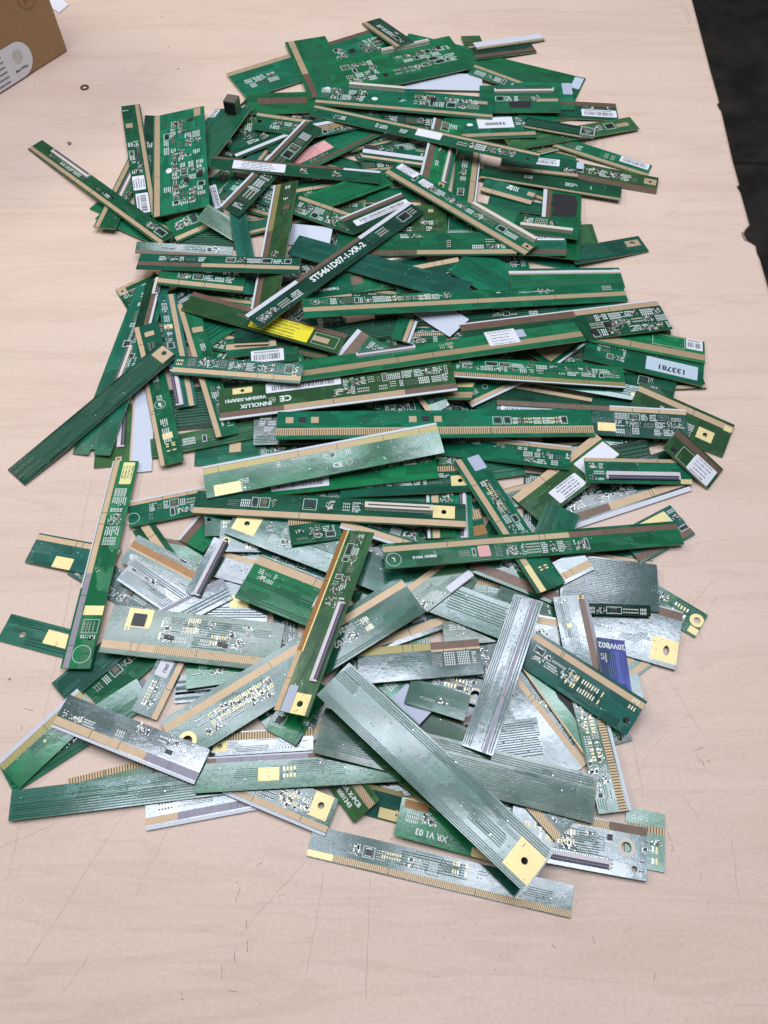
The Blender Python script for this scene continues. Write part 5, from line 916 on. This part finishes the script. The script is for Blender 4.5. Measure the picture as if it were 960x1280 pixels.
# ---------------------------------------------------------------- floor and table
def floor_mat():
    m, N, L, B = newmat('dark_floor')
    tc = N.new('ShaderNodeTexCoord')
    a = N.new('ShaderNodeTexNoise'); a.inputs['Scale'].default_value = 14; a.inputs['Detail'].default_value = 8
    b = N.new('ShaderNodeTexNoise'); b.inputs['Scale'].default_value = 160; b.inputs['Detail'].default_value = 2
    L.new(tc.outputs['Object'], a.inputs[0]); L.new(tc.outputs['Object'], b.inputs[0])
    cr = N.new('ShaderNodeValToRGB'); cr.color_ramp.elements[0].position = .35; cr.color_ramp.elements[1].position = .75
    cr.color_ramp.elements[0].color = (.012, .009, .008, 1); cr.color_ramp.elements[1].color = (.055, .043, .036, 1)
    L.new(a.outputs[0], cr.inputs[0])
    c2 = N.new('ShaderNodeValToRGB'); c2.color_ramp.elements[0].position = .70; c2.color_ramp.elements[1].position = .76
    L.new(b.outputs[0], c2.inputs[0])
    mx = N.new('ShaderNodeMix'); mx.data_type = 'RGBA'; mx.inputs[7].default_value = (.07, .065, .06, 1)
    L.new(c2.outputs[0], mx.inputs[0]); L.new(cr.outputs[0], mx.inputs[6]); L.new(mx.outputs[2], B.inputs['Base Color'])
    B.inputs['Roughness'].default_value = .75
    return m
M['floor'] = floor_mat()
M['seam'] = simple('floor_seam', (.008, .008, .008), .8)
g = G()
g.quad(-6, -6, 6, 6, -0.75, 'floor')
g.line(0.3, 1.78, 3.0, 1.62, .012, -0.7495, 'seam')
fl = link('floor', g.mesh('floor')); fl['kind'] = 'structure'

def table_mat():
    m, N, L, B = newmat('birch_laminate')
    tc = N.new('ShaderNodeTexCoord')
    mp = N.new('ShaderNodeMapping'); mp.inputs['Scale'].default_value = (1.0, 9.0, 1.0)
    mp.inputs['Rotation'].default_value = (0, 0, math.radians(1.5))
    L.new(tc.outputs['Object'], mp.inputs[0])
    n1 = N.new('ShaderNodeTexNoise'); n1.inputs['Scale'].default_value = 3.2; n1.inputs['Detail'].default_value = 5; n1.inputs['Distortion'].default_value = .8
    L.new(mp.outputs[0], n1.inputs[0])
    mp2 = N.new('ShaderNodeMapping'); mp2.inputs['Scale'].default_value = (1.0, 26.0, 1.0)
    L.new(tc.outputs['Object'], mp2.inputs[0])
    n2 = N.new('ShaderNodeTexNoise'); n2.inputs['Scale'].default_value = 26; n2.inputs['Detail'].default_value = 4
    L.new(mp2.outputs[0], n2.inputs[0])
    n3 = N.new('ShaderNodeTexNoise'); n3.inputs['Scale'].default_value = 5; n3.inputs['Detail'].default_value = 4
    L.new(tc.outputs['Object'], n3.inputs[0])
    n4 = N.new('ShaderNodeTexNoise'); n4.inputs['Scale'].default_value = 420; n4.inputs['Detail'].default_value = 2
    L.new(tc.outputs['Object'], n4.inputs[0])
    cr = N.new('ShaderNodeValToRGB')
    e = cr.color_ramp.elements
    e[0].position = .28; e[0].color = (.68, .498, .39, 1); e[1].position = .70; e[1].color = (.76, .575, .463, 1)
    k = e.new(.47); k.color = (.75, .56, .447, 1)
    k = e.new(.50); k.color = (.70, .518, .41, 1)
    k = e.new(.53); k.color = (.75, .565, .452, 1)
    L.new(n1.outputs[0], cr.inputs[0])
    def mul(src, tex, lo, hi):
        mr = N.new('ShaderNodeMapRange'); mr.inputs[1].default_value = .3; mr.inputs[2].default_value = .7
        mr.inputs[3].default_value = lo; mr.inputs[4].default_value = hi
        L.new(tex.outputs['Fac'], mr.inputs[0])
        v = N.new('ShaderNodeVectorMath'); v.operation = 'SCALE'
        L.new(src, v.inputs[0]); L.new(mr.outputs[0], v.inputs[3])
        return v.outputs[0]
    c = mul(cr.outputs[0], n2, .975, 1.02)
    c = mul(c, n3, .96, 1.04)
    c = mul(c, n4, .95, 1.05)
    L.new(c, B.inputs['Base Color'])
    mr = N.new('ShaderNodeMapRange'); mr.inputs[3].default_value = .38; mr.inputs[4].default_value = .6
    L.new(n3.outputs[0], mr.inputs[0]); L.new(mr.outputs[0], B.inputs['Roughness'])
    b = N.new('ShaderNodeBump'); b.inputs['Distance'].default_value = .00006
    L.new(n2.outputs[0], b.inputs['Height']); L.new(b.outputs[0], B.inputs['Normal'])
    return m
M['table'] = table_mat()
M['tedge'] = simple('worn_edge_band', (.42, .31, .22), .6, var=.3, scale=60)
M['tline'] = simple('faint_scratch', (.56, .415, .335), .7, var=.2, scale=90)
M['tdark'] = simple('dark_scratch', (.27, .19, .155), .8, var=.4, scale=300)
M['tstain'] = simple('pale_stain', (.56, .37, .28), .5)
M['leg'] = simple('painted_steel', (.08, .08, .085), .4)

def world(px, py):           # a photograph position, on the table top
    th = math.radians(60); f = 963.0
    d = Vector(((px - 480), math.cos(th) * f - math.sin(th) * (py - 640), -math.sin(th) * f - math.cos(th) * (py - 640)))
    t = -0.5 / d.z
    return d.x * t, d.y * t

tb = thing('table', 'pale pinkish birch laminate table top with scratches and a chipped right edge', 'table', Matrix.Translation((-0.2, 0.6, -0.75)))
def tlink(name, g):
    o = link(name, g.mesh(name)); o.parent = tb; o.matrix_parent_inverse = tb.matrix_world.inverted(); return o
R = random.Random(5)
edge = [(0.377, 1.35), (0.3745, 1.0076)]
edge += [(0.3655, 0.86), (0.3625, 0.80), (0.3595, 0.796), (0.3600, 0.789), (0.3612, 0.784), (0.3545, 0.70), (0.3528, 0.664), (0.3498, 0.6605), (0.3512, 0.651),
         (0.3490, 0.6050), (0.3440, 0.5990), (0.3405, 0.5930), (0.3415, 0.5830), (0.3478, 0.5760), (0.3468, 0.5660), (0.3475, 0.558),
         (0.3415, 0.42), (0.334, 0.1), (0.328, -0.25)]
TX = -1.05
out = [(TX, 1.35), (TX, -0.25)] + edge[::-1]
g = G()
g.poly(out, 0, 'table'); g.poly(out[::-1], -0.025, 'table')
for k in range(len(out)):
    p, q = out[k], out[(k + 1) % len(out)]; b = len(g.v)
    g.v += [(p[0], p[1], -0.025), (q[0], q[1], -0.025), (q[0], q[1], 0), (p[0], p[1], 0)]
    g.f.append((b, b + 1, b + 2, b + 3)); g.mi.append(g.m('tedge'))
# wear, scratches and specks lie in the top's own mesh
def scr(x0, y0, x1, y1, w=.35, mk='tline', seg=7, wob=.6):
    a, b_ = world(x0, y0), world(x1, y1); pts = []
    for i in range(seg + 1):
        t = i / seg
        pts.append((a[0] + (b_[0] - a[0]) * t + R.uniform(-wob, wob) * mm, a[1] + (b_[1] - a[1]) * t + R.uniform(-wob, wob) * mm))
    for i in range(seg):
        g.line(*pts[i], *pts[i + 1], w * mm * R.uniform(.6, 1.2), .00005, mk)
for s_ in [(159, 1010, 31, 1208), (112, 1195, 78, 1240), (26, 1031, 8, 1099), (385, 1073, 299, 1167), (407, 1083, 384, 1213), (462, 1099, 457, 1250),
           (115, 600, 55, 900), (789, 923, 797, 960), (797, 960, 805, 1000), (826, 922, 788, 975), (857, 998, 871, 1021), (833, 846, 875, 913),
           (898, 746, 846, 811), (894, 380, 862, 394), (70, 1030, 0, 1058), (62, 1010, 30, 1030), (210, 1035, 170, 1120), (915, 1050, 925, 1130), (890, 725, 850, 775)]:
    scr(*s_)
for s_ in [(301, 1109, 294, 1128), (323, 1081, 329, 1077), (276, 1205, 277, 1225), (308, 1150, 308, 1160), (310, 1176, 309, 1190), (294, 1188, 294, 1203),
           (286, 1237, 296, 1241), (870, 944, 876, 952), (868, 936, 874, 938), (878, 950, 880, 958), (872, 936, 880, 934), (884, 953, 888, 949),
           (855, 8, 862, 30), (858, 12, 864, 24), (868, 38, 869, 42), (785, 40, 790, 42), (792, 143, 801, 145), (836, 268, 848, 262),
           (780, 276, 784, 279), (740, 1170, 744, 1180), (835, 1040, 838, 1052), (690, 1180, 694, 1186)]:
    scr(*s_, w=.32, mk='tdark', seg=4, wob=.35)
for k in range(230):
    x = R.choice([R.uniform(5, 955), R.uniform(560, 955)]); y = R.choice([R.uniform(5, 1275), R.uniform(1060, 1275), R.uniform(700, 1275)])
    if x > 850 and y < 420: continue
    an = R.choice([R.uniform(1.3, 1.8), R.uniform(-.3, .3), R.uniform(0, 3)]); l = R.uniform(1, 14)
    scr(x, y, x + l * math.cos(an), y + l * math.sin(an), w=R.uniform(.1, .3), mk=R.choice(['tline'] * 7 + ['tdark']), seg=2, wob=.2)
for k in range(150):
    x, y = world(R.uniform(0, 850), R.uniform(0, 1280)); g.disc(x, y, R.uniform(.12, .5) * mm, .00005, R.choice(['tdark', 'tline', 'tline']), n=6)
for px, py, r in [(43, 109, .8), (202, 21, .9), (100, 21, .6), (211, 59, .9), (194, 67, .8), (154, 88, .8), (223, 86, 1.3), (195, 100, .8), (141, 155, .7), (868, 562, 1.5), (12, 849, .9)]:
    x, y = world(px, py); g.disc(x, y, r * mm, .00007, 'tdark', n=9)
x, y = world(868, 562); g.ring(x, y, 1.6 * mm, 2.4 * mm, .00006, 'tline')
for k in range(len(edge) - 1):     # worn pale rim and dark joint along the edge band
    (xa, ya), (xb, yb) = edge[k], edge[k + 1]
    g.line(xa - .0006, ya, xb - .0006, yb, .0011, .00008, 'tedge')
    if abs(ya - yb) > .02: g.line(xa - .0019, ya, xb - .0019, yb, .0004, .00008, 'tline')
g.poly([(.3430, .5975), (.3405, .5930), (.3415, .5830), (.3470, .5765), (.3440, .5800), (.3385, .5835), (.3380, .5935)], .00009, 'tdark')
top = tlink('table_top', g)
# dark chip bitten out of the edge shows the core
for lx in (-0.95, 0.25):
    for ly in (-0.15, 1.25):
        g = G(); g.box(lx - .025, ly - .025, lx + .025, ly + .025, -0.75, -0.0255, 'leg', True); tlink('leg', g)

# ---------------------------------------------------------------- boards, one thing each
ROOTS = {}
for i, line in enumerate(BOARDS.strip().split('\n')):
    c, L_, W_, vec, fl_, feats, label = line.split('|')
    ROOTS[label] = board(i, c, float(L_), float(W_), [float(q) for q in vec.split(',')], fl_ == '1', feats, label)

def find(s):
    for k, v in ROOTS.items():
        if s in k: return v, k
    raise KeyError(s)

def on_board(key, u, v, w=0.0, rz=0.0):
    (r_, mw, L_, W_), _ = find(key)
    return mw @ Matrix.Translation((u * L_, v * W_, TH + w)) @ Matrix.Rotation(rz, 4, 'Z')

# metal clad cube on the end of the plain strip, upper left
g = G(); s_ = .0065
(r6, mw6, L6, W6), _ = find('plain strip with a metal cube sitting')
fl6 = True
mt = on_board('plain strip with a metal cube sitting', (0.93 if fl6 else 0.07), 0.42, 0.0, 0.0)
ang = math.atan2(mt[1][0], mt[0][0])
loc = mt.to_translation()
cube = thing('metal_cube', 'small brown metal cube with a black rounded front standing on a strip end', 'metal cube', Matrix.Translation(loc + Vector((0, 0, .0012))) @ Matrix.Rotation(math.radians(-16), 4, 'Z'))
g.box(-s_, -s_, s_, s_, 0.0, .0135, 'metal', True)
link('casing', g.mesh('casing'), cube)
g = G(); pts = []
for cx_, cz_, a0 in ((.0042, .0022, -90), (.0042, .0110, 0), (-.0042, .0110, 90), (-.0042, .0022, 180)):
    for q in range(5):
        an = math.radians(a0 + q * 22.5); pts.append((cx_ + .0018 * math.cos(an), cz_ + .0018 * math.sin(an)))
b = len(g.v); n_ = len(pts); i_ = g.m('blk')
g.v += [(p, -s_ - .0008, q) for p, q in pts] + [(p, -s_, q) for p, q in pts]
g.f.append(tuple(range(n_))); g.mi.append(i_)
for k in range(n_):
    j = (k + 1) % n_; g.f.append((k, n_ + k, n_ + j, j)); g.mi.append(i_)
link('front_pad', g.mesh('front_pad'), cube)

# bent pale clip on the dark slim strip, a part of it
(rv, mwv, Lv, Wv), _ = find('dark slim strip ending at a pale metal clip')
g = G(); x0 = -.012 if False else Lv - .003
M['clipm'] = simple('pale_tin', (.62, .62, .58), .4, .3)
for a_, b_ in (((x0, .001), (x0 + .015, .001)), ((x0, Wv - .006), (x0 + .015, Wv - .006))):
    g.box(a_[0], a_[1], b_[0], a_[1] + .0012, TH, TH + .003, 'clipm', True)
g.box(x0, .0022, x0 + .0012, Wv - .006, TH, TH + .003, 'clipm', True)
g.box(x0 + .0138, .0022, x0 + .015, Wv - .006, TH, TH + .003, 'clipm', True)
link('metal_clip', g.mesh('clip'), rv)
# white glue blob on the short teal piece
(rb, mwb, Lb, Wb), _ = find('short teal piece with tan edge')
g = G()
for k in range(9):
    g.disc(Lb * .5 + R.uniform(-2, 2) * mm, Wb * .72 + R.uniform(-2, 2) * mm, R.uniform(.8, 1.6) * mm, TH + (.3 + .12 * k) * mm, 'silk', n=9)
link('glue_blob', g.mesh('glue_blob'), rb)

# ---------------------------------------------------------------- carton, top left
M['card'] = simple('kraft_card', (.36, .21, .10), .75, var=.08, scale=90, bump=.00005)
M['carddark'] = simple('card_cut_edge', (.16, .10, .055), .8)
A0 = Vector((*world(85, 64), 0)); B0 = Vector((*world(0, 118), 0))
dx = (B0 - A0).normalized(); nb = Vector((dx.y, -dx.x, 0))      # nb points away from the viewed face
if nb.y < 0: nb = -nb
bm4 = Matrix(((-dx.x, nb.x, 0, A0.x), (-dx.y, nb.y, 0, A0.y), (0, 0, 1, 0.0004), (0, 0, 0, 1)))
bx = thing('cardboard_box', 'brown cardboard box with a rounded white label and a red stamp, top left corner', 'box', bm4)
g = G(); g.box(-.26, 0, 0, .18, 0, .15, 'card', True)
me = g.mesh('carton'); cb_ = link('carton', me, bx)
bv = cb_.modifiers.new('b', 'BEVEL'); bv.width = .0015; bv.segments = 2
def facepoly(gg, pts, dep, mk):    # polygon on the viewed face (s along, h up)
    b = len(gg.v); n = len(pts); i = gg.m(mk)
    gg.v += [(p, -dep, q) for p, q in pts]; gg.f.append(tuple(range(b, b + n))); gg.mi.append(i)
g = G(); pts = [(-.14, .0015), (-.14, .0375)]
for q in range(13):
    an = math.pi / 2 - math.pi * q / 12
    pts.append((-.064 + .018 * math.cos(an), .0195 + .018 * math.sin(an)))
facepoly(g, pts, .0006, 'paper')
lb = link('label', g.mesh('label'), bx)
g = G()
M['spot'] = simple('grey_spot', (.60, .60, .55), .6)
facepoly(g, [(-.0636 + .0068 * math.cos(k * .2618), .0235 + .0068 * math.sin(k * .2618)) for k in range(24)], .0008, 'spot')
t = G(); put_text(t, 'Base White', 0, 0, .0036, 0, 0, 'ink')
i0 = g.m('ink'); b = len(g.v); g.v += [(-.0640 + p[0], -.0008, .0105 + p[1]) for p in t.v]
for f in t.f: g.f.append(tuple(b + k for k in f)); g.mi.append(i0)
for rr in range(6):
    xx = -.082 - R.uniform(0, .001)
    while xx > -.135:
        w_ = R.uniform(.0006, .0016); b = len(g.v); h_ = .0045 + rr * .0052
        g.v += [(xx - w_, -.0008, h_), (xx, -.0008, h_), (xx, -.0008, h_ + .0016), (xx - w_, -.0008, h_ + .0016)]
        g.f.append((b, b + 1, b + 2, b + 3)); g.mi.append(i0); xx -= w_ + .0006
link('print', g.mesh('print'), lb)
g = G(); i1 = g.m('rink')
for k in range(36):
    a0, a1 = k * .17453, (k + 1) * .17453; b = len(g.v)
    g.v += [(-.0262 + r_ * math.cos(q), -.0006, .0690 + r_ * math.sin(q)) for q in (a0, a1) for r_ in (.0118, .0126)]
    g.f.append((b, b + 1, b + 3, b + 2)); g.mi.append(i1)
for cx_, cz_ in ((-.030, .066), (-.0225, .066), (-.030, .073), (-.0225, .073)):
    for ox, oz, w_, h_ in ((-.0022, .002, .0045, .0005), (-.0022, -.0004, .0045, .0005), (-.0022, -.0026, .0045, .0005), (-.0003, -.0026, .0006, .0050), (.0015, -.0026, .0005, .0024)):
        facepoly(g, [(cx_ + ox, cz_ + oz), (cx_ + ox + w_, cz_ + oz), (cx_ + ox + w_, cz_ + oz + h_), (cx_ + ox, cz_ + oz + h_)], .0006, 'rink')
link('stamp', g.mesh('stamp'), bx)
g = G()
facepoly(g, [(-.26, .0008), (-.26, .004), (-.12, .0035), (-.12, .0008)], .0007, 'paper')

# torn paper behind the box corner
g = G(); pw = [world(66, -8), world(86, 7), world(74, 17), world(60, 8)]
g.poly(pw, .0012, 'paper'); b = len(g.v)
g.v += [(x, y, 0.0004) for x, y in pw]
for k in range(4):
    j = (k + 1) % 4; g.f.append((b + k, b + j, j, k)); g.mi.append(0)
pt = link('paper_scrap', g.mesh('paper_scrap'))
pt['label'] = 'white torn paper corner sticking out beside the cardboard box'; pt['category'] = 'paper'

# ---------------------------------------------------------------- small loose things
x, y = world(106, 110)
g = G(); n_ = 32; r0, r1, hh = .0028, .0046, .0009
M['rust'] = simple('rusty_washer', (.10, .065, .05), .5, .5, .3, 400)
for k in range(n_):
    a_ = 6.28319 * k / n_; ca, sa = math.cos(a_), math.sin(a_)
    g.v += [(r0 * ca, r0 * sa, 0), (r1 * ca, r1 * sa, 0), (r1 * ca, r1 * sa, hh), (r0 * ca, r0 * sa, hh)]
i_ = g.m('rust')
for k in range(n_):
    j = (k + 1) % n_
    for q in range(4):
        w_ = (q + 1) % 4
        g.f.append((4 * k + q, 4 * j + q, 4 * j + w_, 4 * k + w_)); g.mi.append(i_)
ws = link('washer', g.mesh('washer')); ws.location = (x, y, .0002)
ws['label'] = 'small dark rusty ring lying alone on the table below the cardboard box'; ws['category'] = 'washer'
x, y = world(87, 180)
import bmesh
bm = bmesh.new(); bmesh.ops.create_icosphere(bm, subdivisions=2, radius=.0022)
for v_ in bm.verts: v_.co *= R.uniform(.6, 1.15); v_.co.z *= .6
me = bpy.data.meshes.new('crumb'); bm.to_mesh(me); bm.free(); me.materials.append(M['tdark'])
cr_ = link('crumb', me); cr_.location = (x, y, .0012)
cr_['label'] = 'tiny dark crumb on the table just above the upper left strip arm'; cr_['category'] = 'crumb'
